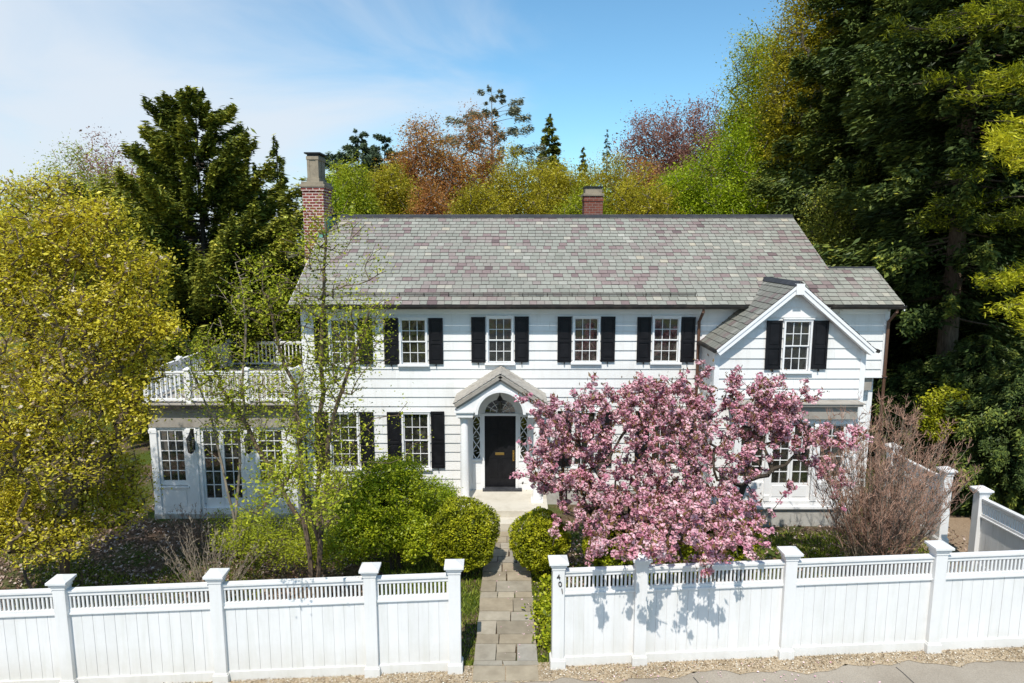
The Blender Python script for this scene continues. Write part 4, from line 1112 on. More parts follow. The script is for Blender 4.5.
# side fence with a gap
root = thing('side_fence', 'white board fence with picket top running back along the right side of the garden', 'fence', (11.45, 14.4, 0))
pts = [at(981, 487, 14.4)[0], at(948, 467, 15.75)[0]]
SXF = 10.38
def gs(y): return ground(SXF, y)
P2, P1, P0 = 14.45, 15.8, 18.0
SXA, SXB, SXC = SXF, 10.46, 10.38
fence_post(root, SXA, P2, gs(P2), 2.0); fence_post(root, SXB, P1, gs(P1), 2.05); fence_post(root, SXC, P0, gs(P0), 2.0)
fence_bay(root, (SXA, 11.4), (SXA, P2), gs(11.6), gs(P2), 2.0, -1)
fence_bay(root, (SXB, P1), (SXC, P0), gs(P1), gs(P0), 2.0, -1)
t = NT('tan_gravel'); n_ = t.noise(30,5,0.8)
t.principled(t.ramp(n_, [(0.3,(0.20,0.14,0.09)),(0.7,(0.42,0.31,0.21))]), 0.95, 0.1, t.bump(n_, 0.7, 0.03)); M['tan'] = t.m
strip('side_path', lambda X: 13.2+0*X, lambda X: 17.5+0*X, 0.02, M['tan'], n=30, x0=9.9, x1=15.5)
# ================================================================== VEGETATION
def skeleton(trunk, attr, seg=0.5, r_tip=0.006, power=2.4, jitter=0.06, rng=RNG, droop=0.0, up_pen=1.6, sharp=0.0):
    """trunk: list of polylines (nodes, each chained); attr: (N,3) twig ends. Returns nodes, parents, radii"""
    N = [] ; P = []
    for line in trunk:
        for i, p in enumerate(line):
            N.append(p); P.append(-1 if i == 0 else len(N)-2)
    nt_ = len(N)
    cap = nt_ + len(attr)*14 + 10
    nodes = np.zeros((cap, 3)); nodes[:nt_] = N; par = P[:]; cnt = nt_
    base = np.array(trunk[0][-1])
    order = np.argsort(np.min([np.linalg.norm(attr - np.array(q), axis=1) for l in trunk for q in l[len(l)//3:]], axis=0))
    tips = []
    for a in attr[order]:
        nn = nodes[:cnt]
        d = nn - a
        dist = np.sqrt((d*d).sum(1))
        cost = dist + up_pen*np.maximum(0, nn[:,2]-a[2]+0.35*dist)
        j = int(np.argmin(cost)); L = dist[j]
        k = max(1, min(12, int(round(L/seg))))
        p0 = nodes[j].copy(); prev = j
        for i in range(1, k+1):
            q = i/k
            p = p0*(1-q)+a*q
            if i < k: p = p + rng.normal(0, jitter, 3)*min(1, L); p[2] += -droop*L*q*(1-q)*0 + 0.12*L*q*(1-q)
            if cnt >= cap: break
            nodes[cnt] = p; par.append(prev); prev = cnt; cnt += 1
        tips.append(prev)
    nodes = nodes[:cnt]; par = np.array(par[:cnt])
    acc = np.zeros(cnt)
    has_child = np.zeros(cnt, bool); has_child[par[par >= 0]] = True
    acc[~has_child] = r_tip**power
    for i in range(cnt-1, -1, -1):
        if acc[i] == 0: acc[i] = r_tip**power
        if par[i] >= 0: acc[par[i]] += acc[i]
    # nodes may be visited before later children; recompute strictly
    return nodes, par, acc**(1/power), np.array(tips)

def branch_mesh(name, nodes, par, rad, mat, parent, sides=4, rmax=None):
    i = np.where(par >= 0)[0]; a = nodes[par[i]]; b = nodes[i]
    ra = rad[par[i]].copy(); rb = rad[i]
    ra = np.minimum(ra, rb*1.7)
    if rmax: ra = np.minimum(ra, rmax); rb = np.minimum(rb, rmax)
    d = b-a; L = np.linalg.norm(d, axis=1, keepdims=True)+1e-9; d = d/L
    ref = np.where(np.abs(d[:,2:3]) > 0.9, np.array([[1.0,0,0]]), np.array([[0,0,1.0]]))
    s = np.cross(d, ref); s /= np.linalg.norm(s, axis=1, keepdims=True)+1e-9; t_ = np.cross(s, d)
    out = []
    for k in range(sides):
        c0, c1 = 2*pi*k/sides, 2*pi*(k+1)/sides
        e0 = s*cos(c0)+t_*sin(c0); e1 = s*cos(c1)+t_*sin(c1)
        out.append(np.stack([a+e0*ra[:,None], a+e1*ra[:,None], b*1.0+d*0.3*rb[:,None]+e1*rb[:,None], b+d*0.3*rb[:,None]+e0*rb[:,None]], 1))
    v = np.stack(out, 1).reshape(-1, 3)
    return np_mesh(name, v, 4, np.full(len(v)//4, 0.5), mat, parent)

def leaf_quads(c, size, rng, up=0.8, aspect=0.55, dirs=None):
    """rhombic leaves at centres c; dirs gives the preferred long direction"""
    n = len(c)
    d1 = rng.normal(0, 1, (n,3)); d1[:,2] *= 0.6
    if dirs is not None: d1 = d1*0.55 + dirs
    d1 /= np.linalg.norm(d1, axis=1, keepdims=True)+1e-9
    nr = rng.normal(0, 1, (n,3)); nr[:,2] = np.abs(nr[:,2])+up
    d2 = np.cross(nr, d1); d2 /= np.linalg.norm(d2, axis=1, keepdims=True)+1e-9
    s = (size*np.clip(rng.lognormal(-0.08, 0.36, n), 0.35, 2.0))[:,None]
    d1 = d1*s*0.5; d2 = d2*s*0.5*aspect
    return np.stack([c-d1, c+d2-d1*0.15, c+d1, c-d2-d1*0.15], 1)

def vnoise(p, scale, seed):
    """cheap smooth noise made of a few sine waves, about -1..1"""
    rg = np.random.default_rng(seed); v = np.zeros(len(p))
    for k in range(6):
        w_ = rg.normal(0, 1, 3)*scale*(1+0.5*k); v += np.sin(p@w_ + rg.uniform(0, 6.28))/(1+0.4*k)
    return v/2.2

def crown_points(n, centre, radii, rng, shell=0.45, holes=0.25, seed=0, flat=1.0, nscale=None):
    out = []
    nscale = nscale or 2.2/max(radii)
    while len(out) < n:
        p = rng.normal(0, 1, (n*3, 3)); p /= np.linalg.norm(p, axis=1, keepdims=True)
        r = rng.random(n*3)**(1/(3*max(0.05, shell*2)))
        lump = 1 + 0.22*vnoise(p, 2.2, seed+1)
        q = p*(r*lump)[:,None]*np.array(radii) + np.array(centre)
        keep = vnoise(q, nscale*2, seed) > (-1 + holes*2 - 0.2)
        out.extend(q[keep].tolist())
    return np.array(out[:n])

def broadleaf(name, label, base, lumps, n_tips, per, spread, lsize, leafmat, barkmat, trunk_h=0.3, stems=1, group=None, cat='tree',
              seed=1, holes=0.2, r_tip=0.008, twigs_only=False, lean=(0,0), extra=None, shell=0.45, aspect=0.55, cup=True, rmax=None, leaf_name='foliage', colour_lump=0.5):
    """lumps: list of (centre, radii, weight)"""
    rng = np.random.default_rng(seed)
    bx, by = base; bz = ground(bx, by)
    root = thing(name, label, cat, (bx, by, bz), group)
    tot = sum(l[2] for l in lumps); A = []
    for k, (c, r, w_) in enumerate(lumps):
        A.append(crown_points(max(4, int(n_tips*w_/tot)), c, r, rng, shell, holes, seed*7+k))
    A = np.concatenate(A); A = A[A[:,2] > bz+0.15]
    top = np.average([np.array(l[0]) for l in lumps], axis=0, weights=[l[2] for l in lumps])
    zlow = A[:,2].min(); ztop = A[:,2].max()
    trunks = []
    for s in range(stems):
        off = rng.normal(0, 0.12, 2) if stems > 1 else np.zeros(2)
        tgt = top + (rng.normal(0, 1, 3)*np.array([lumps[0][1][0]*0.4, lumps[0][1][1]*0.4, 0]) if stems > 1 else 0)
        hz = bz + (ztop-bz)*trunk_h
        k = 6; line = []
        for i in range(k+1):
            q = i/k
            line.append([bx+off[0]+(tgt[0]-bx)*q*trunk_h*1.2+lean[0]*q + rng.normal(0,0.02)*(i>0), by+off[1]+(tgt[1]-by)*q*trunk_h*1.2+lean[1]*q + rng.normal(0,0.02)*(i>0), bz-0.1+(hz-bz+0.1)*q])
        trunks.append(line)
    seg = max(0.15, (ztop-bz)/22)
    nodes, par, rad, tips = skeleton(trunks, A, seg, r_tip, 2.3, 0.06*seg*2, rng)
    branch_mesh('trunk', nodes, par, rad, M[barkmat], root, 5, rmax)
    if per:
        tp = nodes[tips]
        i0 = par[tips]; seg_d = tp - nodes[i0]
        pts = np.repeat(tp, per, 0) - np.repeat(seg_d, per, 0)*(rng.random((len(tp)*per,1))*1.3)
        pts = pts + rng.normal(0, spread, pts.shape)*np.array([1,1,0.8])
        cl = np.repeat(rng.random(len(tp)), per)
        tone = 0.5 + 0.5*vnoise(pts, 1.0/max(0.3, spread*3), seed+3)
        inner = 0
        r = np.clip(colour_lump*0.5*(cl+tone) + (1-colour_lump)*rng.random(len(pts)), 0, 1)
        v = leaf_quads(pts, lsize, rng, aspect=aspect)
        np_mesh(leaf_name, v, 4, r, M[leafmat], root)
    if extra:
        for nm, mat, cnt, size, sp, asp in extra:
            idx = rng.integers(0, len(tips), cnt)
            pts = nodes[tips[idx]] + rng.normal(0, sp, (cnt,3))
            # a flower is a handful of petals around one point
            k = 5 if nm == 'blossom' else 1
            pts = np.repeat(pts, k, 0) + rng.normal(0, size*0.35 if k > 1 else 0.001, (cnt*k,3))
            np_mesh(nm, leaf_quads(pts, size, rng, aspect=asp), 4, rng.random(len(pts)), M[mat], root)
    return root

def conifer(name, label, base, height, radius, mat, seed=1, whorls=30, per_whorl=7, low=0.08, droop=0.25, spray=0.34, density=34, profile='cone',
            bark='bark_dark', group=None, cat='tree', tip_up=0.0, irregular=0.25, width=0.10, foliage_w=0.34, trunk_r=None, needles_mat2=None, core=0.25, dens_k=3.6):
    rng = np.random.default_rng(seed)
    bx, by = base; bz = min(ground(bx, by), 0)+ (gz(np.array([bx]), np.array([by]))[0] if by > 26 else 0)
    root = thing(name, label, cat, (bx, by, bz), group)
    tr = trunk_r or height*0.014+0.03
    mb = MB()
    line = [(bx+rng.normal(0,0.03)*(i>0), by+rng.normal(0,0.03)*(i>0), bz-0.2+(height+0.2)*i/14) for i in range(15)]
    mb.tube(line, [tr*(1-0.97*i/14) for i in range(15)], 9)
    mb.build('trunk', M[bark], root, smooth=True)
    nodes, par, rads = [], [], []
    P, D, T = [], [], []
    for w_ in range(whorls):
        q = w_/(whorls-1)
        h = low + (1-low)*q**0.92
        z = bz + height*min(h, 0.985)
        if profile == 'cone': rr = radius*(1-h)**0.8*(1 if h > low+0.12 else 0.75) + 0.10
        elif profile == 'broad': rr = radius*min(1, (1-h)*2.4)**0.75*(0.85 if h < 0.3 else 1) + 0.15
        elif profile == 'pine': rr = radius*(0.45+0.75*sin(pi*min(1, h*1.02))**0.8)*(1.0 if h < 0.9 else 0.5)
        n = max(3, int(per_whorl*(0.6 + 0.4*(1-h))))
        a0 = rng.uniform(0, 6.28)
        for k in range(n):
            a = a0 + 2*pi*k/n + rng.normal(0, 0.25); L = rr*rng.uniform(1-irregular, 1+irregular*0.6)
            if rng.random() < irregular*0.25: L *= 0.5
            dx, dy = cos(a), sin(a); z_ = z + rng.normal(0, height*0.012)
            m = 5; prev = -1
            pts = []
            for i in range(m+1):
                s = i/m
                zz = z_ - droop*L*s*(1-0.45*s) + tip_up*L*s*s
                pts.append((bx+dx*L*s+rng.normal(0,0.02), by+dy*L*s+rng.normal(0,0.02), zz))
            b0 = len(nodes)
            for i, p in enumerate(pts):
                nodes.append(p); par.append(-1 if i == 0 else len(nodes)-2); rads.append(max(0.006, 0.010*L*(1-i/m)))
            c = max(6, int(density*L*dens_k))
            s = rng.uniform(core, 1.05, c)**0.8
            side = rng.normal(0, 1, c)*L*foliage_w*0.32*(1.15-s)
            px = bx+dx*L*s - dy*side; py = by+dy*L*s + dx*side
            zz = z_ - droop*L*s*(1-0.45*s) + tip_up*L*s*s - np.abs(side)*0.25 + rng.normal(0, 0.05+0.035*L, c) - 0.05
            P.append(np.stack([px,py,zz],1)); D.append(np.stack([dx*1.2+ -dy*np.sign(side)*0.6, dy*1.2+dx*np.sign(side)*0.6, -0.35+tip_up+0*s],1))
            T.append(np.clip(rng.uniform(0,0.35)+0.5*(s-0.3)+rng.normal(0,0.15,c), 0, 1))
    nodes = np.array(nodes); par = np.array(par)
    branch_mesh('limbs', nodes, par, np.array(rads), M[bark], root, 4)
    P, D, T = np.concatenate(P), np.concatenate(D), np.concatenate(T)
    v = leaf_quads(P, spray*0.55, rng, up=1.0, aspect=0.30, dirs=D)
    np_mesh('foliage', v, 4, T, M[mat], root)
    return root

def lump(u, v, y, hu, hv, d=None, w_=1.0):
    """crown lump from its place in the view: half widths hu, hv in pixels at depth y"""
    x, z = at(u, v, y); k = (y*cos(PITCH) + (CAM_H-z)*sin(PITCH))/F
    return ((x, y, z), (hu*k, d or hu*k*0.9, hv*k), w_)

# ---- the blooming cherry
cl = [lump(690, 440, 14.2, 95, 62, 1.7, 3), lump(575, 425, 14.0, 48, 35, 0.9, 0.9), lump(560, 470, 13.8, 40, 32, 0.9, 0.8), lump(620, 500, 13.4, 62, 42, 1.0, 1.5),
      lump(700, 510, 13.2, 66, 38, 1.0, 1.4), lump(790, 420, 14.2, 38, 28, 0.8, 0.6), lump(650, 400, 14.4, 60, 26, 0.9, 0.8), lump(760, 400, 14.4, 42, 24, 0.8, 0.5)]
def cherry_tree():
    rng = np.random.default_rng(5)
    bx, by = 3.35, 14.1; root = thing('flowering_cherry', 'wide spreading cherry tree covered in pink blossom in front of the house', 'tree', (bx, by, 0))
    A = [crown_points(int(172*w_), c, r, rng, 0.5, 0.30, 40+k, nscale=1.4) for k, (c, r, w_) in enumerate(cl)]
    # long arching branches reaching out of the crown
    def spray(u0, v0, y0, u1, v1, y1, n, sd=0.06):
        a = np.array([at(u0,v0,y0)[0], y0, at(u0,v0,y0)[1]]); b = np.array([at(u1,v1,y1)[0], y1, at(u1,v1,y1)[1]])
        t_ = np.linspace(0, 1, n)[:,None]; return a*(1-t_)+b*t_ + rng.normal(0, sd, (n,3))
    arms = [(780,440,14,872,433,13.6,30,.09),(800,450,14,846,480,13.6,18,.08),(800,430,14,850,446,13.7,14,.08),(830,440,14,846,512,13.4,6,.05),(640,400,14.3,568,402,13.9,14,.08),(560,420,14,519,398,13.8,12,.08),(560,450,13.9,520,442,13.6,8,.06),
            (550,480,13.7,515,475,13.3,8,.07),(690,400,14.3,712,368,14.3,10,.06),(720,400,14.3,745,372,14.3,8,.06),(650,400,14.3,663,378,14.2,8,.06),
            (600,400,14.2,612,385,14.1,6,.05),(780,400,14.3,825,395,14.2,10,.06),(800,400,14.2,812,380,14.2,5,.05),(760,390,14.3,783,377,14.3,6,.05),(640,500,12.9,628,552,10.5,13,.06),(610,520,12.9,585,562,11.2,9,.06),(640,505,12.6,660,548,10.2,12,.08),(690,510,12.6,690,545,10.0,14,.10),(720,510,12.6,725,548,10.1,12,.08),(680,520,12.4,665,560,10.4,10,.06),(700,500,12.6,708,540,9.9,14,.10),(650,500,12.6,640,535,10.0,10,.08),(740,505,12.6,745,552,10.2,12,.09),(620,510,12.6,612,556,10.2,12,.09),(700,500,12.4,690,556,9.8,14,.12),(660,505,12.4,652,556,9.8,14,.12),(725,505,12.4,722,556,9.9,12,.1),(630,505,12.4,632,558,10.0,10,.1),(755,505,12.6,768,550,10.5,9,.07),(590,520,12.7,600,556,10.5,8,.06),(700,490,12.2,700,545,9.45,16,.12),(680,490,12.2,672,545,9.5,14,.12),(640,490,12.4,640,548,9.6,12,.1),(720,495,12.4,738,548,9.6,12,.1),(600,500,12.5,598,548,9.5,9,.06),(560,430,14,532,415,13.9,8,.05),(585,395,14.2,592,376,14.1,6,.05),(635,390,14.3,640,371,14.2,6,.05),(675,390,14.3,684,372,14.2,7,.05),(730,385,14.3,733,366,14.2,6,.05),(700,380,14.3,700,362,14.2,5,.05),
            (720,540,12.8,712,565,10.5,9,.06),(740,530,13,757,556,11.6,8,.06),(700,550,11.5,706,580,10.5,5,.05),(560,500,13.4,553,540,12.8,7,.06),(655,548,12.5,690,565,11.6,8,.06),(672,550,12.6,650,572,11.5,6,.05),
            (620,450,14,640,420,14,6,.1),(790,480,13.7,786,498,13.6,5,.06)]
    for q in arms: A.append(spray(*q))
    A = np.concatenate(A); A = A[A[:,2] > 0.7]
    trunks = [[[bx+0.05*i*s_*0.4, by+0.02*i, -0.1+0.2*i] for i in range(5)] for s_ in (-1, 1)]
    trunks = [[[bx,by,-0.1],[bx-0.03,by,0.25],[bx+0.02,by,0.6],[bx,by-0.02,0.9]], [[bx+0.02,by,0.5],[bx+0.4,by,0.95],[bx+0.9,by,1.4],[bx+1.5,by,1.75]], [[bx,by,0.5],[bx-0.45,by,1.0],[bx-1.0,by,1.4],[bx-1.6,by,1.7]]]
    nodes, par, rad, tips = skeleton(trunks, A, 0.22, 0.007, 2.35, 0.03, rng, up_pen=0.7)
    branch_mesh('trunk', nodes, par, rad, M['bark_dark'], root, 6)
    # pompons of blossom sit along every twig
    ends = np.where(rad < 0.022)[0]
    ends = ends[par[ends] >= 0]
    c = []
    for i in ends:
        a, b = nodes[par[i]], nodes[i]
        for k in range(2 if rng.random() < 0.85 else 1):
            c.append(a + (b-a)*rng.random() + rng.normal(0, 0.035, 3))
    c = np.array(c)
    c = c[c[:,2] > 0.75]
    P, Rr = [], []
    tone = rng.random(len(c))
    for i, p in enumerate(c):
        n = rng.integers(20, 38); d = rng.normal(0, 1, (n,3)); d /= np.linalg.norm(d, axis=1, keepdims=True)
        P.append(p + d*rng.uniform(0.035, 0.075)*np.array([1,1,0.9])); Rr.append(np.clip(0.55*tone[i]+0.45*rng.random(n), 0, 1))
    P = np.concatenate(P); Rr = np.concatenate(Rr)
    np_mesh('blossom', leaf_quads(P, 0.050, rng, aspect=0.85), 4, Rr, M['cherry'], root)
    lf = rng.integers(0, len(c), 15000); pts = c[lf] + rng.normal(0, 0.06, (15000,3)) + np.array([0,0,0.03])
    np_mesh('young_leaves', leaf_quads(pts, 0.075, rng, aspect=0.4, dirs=np.tile([0,0,0.8],(15000,1))), 4, rng.random(15000), M['bronze'], root)
cherry_tree()

# ---- thin young tree(s) in front of the left windows
def stemmed(name, label, stems, side_n, leafmat, barkmat, per, lsize, spread, seed, cat='tree', r_tip=0.005, ext=None):
    rng = np.random.default_rng(seed)
    b = stems[0][0]; root = thing(name, label, cat, (b[0], b[1], ground(b[0], b[1])))
    lines, A = [], []
    for pts, spr in ((s[:-1], s[-1]) for s in stems):
        pts = np.array(pts, float); k = 14; t_ = np.linspace(0, len(pts)-1, k)
        line = np.stack([np.interp(t_, range(len(pts)), pts[:,j]) for j in range(3)], 1); line[1:] += rng.normal(0, 0.025, (k-1,3))
        lines.append(line.tolist())
        for i in range(side_n):
            q = 0.20 + 0.80*rng.random()**0.8; p = np.array([np.interp(q*(k-1), range(k), line[:,j]) for j in range(3)])
            a = rng.uniform(0, 6.28); L = spr*rng.uniform(0.25, 1.0)*(1.15-q)**0.6
            e = p + np.array([cos(a)*L, sin(a)*L*0.8, L*rng.uniform(0.25, 0.95)])
            m = 1+int(L/0.22)
            for j in range(1, m+1): A.append(p+(e-p)*j/m + rng.normal(0, 0.09, 3))
    A = np.array(A)
    nodes, par, rad, tips = skeleton(lines, A, 0.2, r_tip, 2.2, 0.02, rng, up_pen=0.9)
    branch_mesh('trunk', nodes, par, rad, M[barkmat], root, 6)
    if per:
        tp = nodes[tips]; pts = np.repeat(tp, per, 0) + rng.normal(0, spread, (len(tp)*per,3))
        keep = rng.random(len(pts)) < 1.0
        np_mesh('foliage', leaf_quads(pts, lsize, rng), 4, rng.random(len(pts)), M[leafmat], root)
    return root
def w3(u, v, y): x, z = at(u, v, y); return (x, y, z)
stemmed('young_tree', 'slender young tree with sparse spring leaves and several stems before the left house windows',
    [[w3(318,588,13.0), w3(319,480,13.05), w3(322,380,13.1), w3(322,300,13.1), w3(326,215,13.1), 2.3],
     [w3(312,590,13.0), w3(300,480,13.2), w3(298,400,13.3), w3(275,330,13.4), w3(262,270,13.4), 1.8],
     [w3(320,560,13.0), w3(330,430,12.8), w3(352,360,12.7), w3(372,310,12.7), 1.4],
     [w3(300,520,13.1), w3(255,440,13.2), w3(225,390,13.2), w3(205,350,13.2), 1.5],
     [w3(318,540,13.0), w3(300,470,12.2), w3(275,490,10.6), w3(262,515,9.7), 0.7], [w3(318,540,13.0), w3(330,480,12.2), w3(328,500,11.0), w3(322,525,10.1), 0.55]],
    66, 'spring', 'bark_brown', 20, 0.054, 0.12, 21, r_tip=0.0062)
stemmed('young_tree', 'bare-looking thin sapling with pale twigs standing by the balcony corner',
    [[w3(235,560,14.4), w3(240,420,14.4), w3(248,330,14.4), w3(236,262,14.4), 1.5],
     [w3(238,540,14.4), w3(215,430,14.3), w3(190,360,14.2), w3(180,330,14.2), 1.3]],
    34, 'spring', 'bark_pale', 11, 0.05, 0.10, 22)

# ---- the big magnolia-like tree on the left
mag = [(25,238,58,38,15.8,1),(85,232,46,34,16.2,.9),(-25,255,60,50,15.6,1),(128,268,32,32,16.0,.5),(50,295,58,42,15.0,1.1),(112,322,40,38,15.2,.9),(-15,330,70,50,14.6,1.1),(152,312,20,26,15.6,.3),(138,362,26,30,15.2,.45),
       (70,375,56,42,14.7,1),(10,405,60,45,14.3,1),(118,408,32,34,14.9,.6),(55,450,58,40,14.4,.9),(104,470,34,36,14.8,.5),(-20,470,60,44,14.0,.8),(35,508,56,30,14.0,.9),(105,505,36,26,14.6,.6),(-10,522,46,24,13.4,.5),(60,535,46,16,13.6,.35),(130,480,22,30,14.8,.3),
       (0,192,30,16,15.8,.12),(50,186,24,16,16.0,.15),(105,212,20,16,16.2,.15),(160,270,14,18,15.8,.12),(172,330,10,16,15.4,.08)]
broadleaf('magnolia_tree', 'large spreading golden-green tree dotted with cream flowers at the left edge', (-9.0, 12.9),
    [lump(u, v_, (12.7 + 0.25*(y_-15) if v_ < 340 else y_-2.0 if v_ < 470 else y_-1.0), hu, hv, None, w_) for u, v_, hu, hv, y_, w_ in mag],
    4400, 26, 0.125, 0.058, 'yellowgreen', 'bark_brown', 0.10, 9, seed=31, holes=0.36, r_tip=0.0085, rmax=0.09, extra=[('blossom', 'petal_white', 620, 0.07, 0.12, 0.7)], cup=False, shell=0.5)
broadleaf('garden_shrub', 'yellow-green shrub at the foot of the cream flowering tree by the left edge', (-9.3, 12.6),
    [lump(-5, 500, 12.6, 45, 30, 0.8, 1)], 260, 30, 0.08, 0.06, 'yellowgreen', 'bark_grey', 0.25, 4, seed=33, cat='shrub', r_tip=0.004)

# ---- evergreen and spring shrubs in front of the house
broadleaf('evergreen_shrub', 'large rounded bright green shrub between the thin tree and the front door', (-2.6, 14.6),
    [lump(390, 500, 14.8, 46, 40, 0.9, 2), lump(362, 530, 14.2, 34, 26, 0.7, .9), lump(412, 530, 14.5, 30, 28, 0.7, .8), lump(395, 474, 15.0, 30, 20, 0.7, .6), lump(352, 495, 14.6, 24, 22, .5, .4)],
    1000, 60, 0.085, 0.055, 'shrub', 'bark_dark', 0.3, 5, seed=41, cat='shrub', holes=0.14, r_tip=0.004)
broadleaf('evergreen_shrub', 'smaller yellow-green shrub squeezed beside the left porch column', (-1.75, 16.3),
    [lump(436, 500, 16.2, 24, 22, 0.5, 1)], 240, 50, 0.07, 0.045, 'bright', 'bark_dark', 0.3, 4, seed=42, cat='shrub', holes=0.1, r_tip=0.004)
broadleaf('low_shrub', 'low leafy yellow-green shrub below the sunroom, left of the thin tree trunk', (-4.9, 14.2),
    [lump(275, 535, 14.2, 62, 26, 0.9, 1.5), lump(235, 528, 15.2, 30, 18, 0.7, .5), lump(320, 545, 13.6, 40, 24, 0.6, .8)],
    480, 34, 0.10, 0.045, 'spring', 'bark_grey', 0.25, 7, seed=43, cat='shrub', holes=0.3, r_tip=0.004)

def boxwood(label, u, v, y, hu, hv, seed, n=15000):
    rng = np.random.default_rng(seed); (cx, cy, cz), (rx, ry, rz), _ = lump(u, v, y, hu, hv)
    root = thing('boxwood', label, 'shrub', (cx, cy, ground(cx, cy)), 'clipped box bushes by the path')
    cz = max(cz, rz*0.75)
    d = rng.normal(0, 1, (n,3)); d /= np.linalg.norm(d, axis=1, keepdims=True)
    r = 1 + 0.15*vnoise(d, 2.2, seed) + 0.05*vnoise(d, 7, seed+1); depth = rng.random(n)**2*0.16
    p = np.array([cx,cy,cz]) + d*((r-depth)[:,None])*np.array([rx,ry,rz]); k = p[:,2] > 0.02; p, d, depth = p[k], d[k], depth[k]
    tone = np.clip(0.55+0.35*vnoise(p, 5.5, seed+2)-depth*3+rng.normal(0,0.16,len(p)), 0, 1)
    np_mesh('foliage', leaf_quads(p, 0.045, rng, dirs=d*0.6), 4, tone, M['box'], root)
    mb = MB()
    for k in range(7):
        a = k*0.9; mb.tube([(cx+0.05*cos(a),cy+0.05*sin(a),-0.05),(cx+rx*0.3*cos(a),cy+ry*0.3*sin(a),cz*0.7),(cx+rx*0.6*cos(a),cy+ry*0.6*sin(a),cz+rz*0.4)], [0.03,0.02,0.008], 5)
    mb.build('stems', M['bark_dark'], root)
    # dark twiggy inside
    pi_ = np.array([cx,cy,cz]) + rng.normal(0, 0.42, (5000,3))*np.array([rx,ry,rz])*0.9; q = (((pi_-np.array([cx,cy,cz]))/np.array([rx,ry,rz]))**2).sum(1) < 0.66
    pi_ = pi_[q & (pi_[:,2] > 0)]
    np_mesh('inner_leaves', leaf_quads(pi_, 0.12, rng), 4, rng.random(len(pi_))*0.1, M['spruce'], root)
boxwood('tall rounded box bush left of the path before the porch', 464, 533, 14.4, 34, 31, 51, 24000)
boxwood('rounded box bush right of the path, half under the cherry blossom', 541, 541, 14.2, 29, 30, 52, 18000)
boxwood('small box bush beneath the middle of the cherry tree', 612, 548, 13.2, 28, 26, 53, 11000)
boxwood('low box bush under the right half of the cherry tree', 728, 535, 14.0, 30, 22, 54, 11000)
broadleaf('garden_shrub', 'dark green low shrub behind the fence in the shade of the cherry', (2.9, 12.6), [lump(665, 558, 12.7, 62, 16, 0.5, 1)], 330, 24, 0.08, 0.06, 'shrub', 'bark_dark', 0.2, 6, seed=55, cat='shrub', r_tip=0.004)
# perennials beside the path
def herb_clumps():
    rng = np.random.default_rng(9)
    spots = [(0.72,11.7),(0.8,12.3),(0.75,13.0),(0.85,13.7),(0.62,12.65),(-0.9,15.0),(0.75,14.2)]
    for i, (x, y) in enumerate(spots):
        labs = ['leafy clump right of the path next to the numbered fence post', 'second leafy clump from the numbered post, right of the path', 'fourth leafy clump from the fence along the right path edge', 'fifth leafy clump along the right path edge, near the box bush',
                'third leafy clump from the fence, growing over the right path edge', 'leafy clump left of the path against the tall box bush', 'leafy clump at the foot of the right box bush']
        root = thing('garden_plant', labs[i], 'plant', (x, y, 0), 'low plants along the path')
        n = 420; p = np.array([x,y,0.10]) + rng.normal(0,1,(n,3))*np.array([0.13,0.16,0.06]); p[:,2] = np.abs(p[:,2]-0.02)+0.05
        np_mesh('foliage', leaf_quads(p, 0.07, rng), 4, rng.random(n), M['shrub'], root)
herb_clumps()

# ---- bare many-stemmed shrubs
def bare_shrub(name, label, cx, cy, rx, ry, h, nst, seed, mat_lo, mat_hi, r0=0.022, fan=1.0, twig=6, levels=3, hang=0.0):
    rng = np.random.default_rng(seed); z0 = ground(cx, cy)
    root = thing(name, label, 'shrub', (cx, cy, z0))
    nodes, par, rad = [], [], []
    hn, hp, hr = [], [], []
    for s in range(nst):
        a = rng.uniform(0, 6.28); q = rng.random()**0.6
        bx, by = cx+cos(a)*q*rx*0.28, cy+sin(a)*q*ry*0.28
        ex, ey = cx+cos(a)*q*rx*fan, cy+sin(a)*q*ry*fan
        H = h*(1-0.35*q*q)*rng.uniform(0.8, 1.08); k = 9; prev = -1; line = []
        for i in range(k+1):
            t_ = i/k; w_ = t_**1.25
            p = [bx+(ex-bx)*w_+rng.normal(0,0.022), by+(ey-by)*w_+rng.normal(0,0.022), z0-0.05+H*t_]
            nodes.append(p); par.append(prev); rad.append(r0*(1-0.85*t_)*rng.uniform(0.8,1.1)); prev = len(nodes)-1; line.append(p)
        for j in range(twig*3):
            i = rng.integers(3, k+1); p = np.array(line[i]); L = rng.uniform(0.2, 0.62)*h*0.22*(1.5-i/k)
            d = np.array([rng.normal(0,0.42)+0.25*(ex-bx)/max(rx,.1), rng.normal(0,0.42), rng.uniform(0.5,1.1)]); d /= np.linalg.norm(d); pv = -1
            for m in range(4):
                hn.append((p + d*L*m/3 + rng.normal(0,0.012,3)*(m>0)).tolist()); hp.append(pv if m else -1); pv = len(hn)-1; hr.append(0.006*(1-0.6*m/3))
            if j % 2 == 0:
                p2 = np.array(hn[-2]); 
                for _ in range(2):
                    d2 = d + rng.normal(0,0.5,3); d2[2] = abs(d2[2]); d2 /= np.linalg.norm(d2)
                    hn.append(p2.tolist()); hp.append(-1); hr.append(0.004); hn.append((p2+d2*L*0.55).tolist()); hp.append(len(hn)-2); hr.append(0.0025)
    branch_mesh('stems', np.array(nodes), np.array(par), np.array(rad), M[mat_lo], root, 5)
    branch_mesh('twigs', np.array(hn), np.array(hp), np.array(hr), M[mat_hi], root, 3)
    return root
bx_, bz_ = at(893, 548, 13.9)
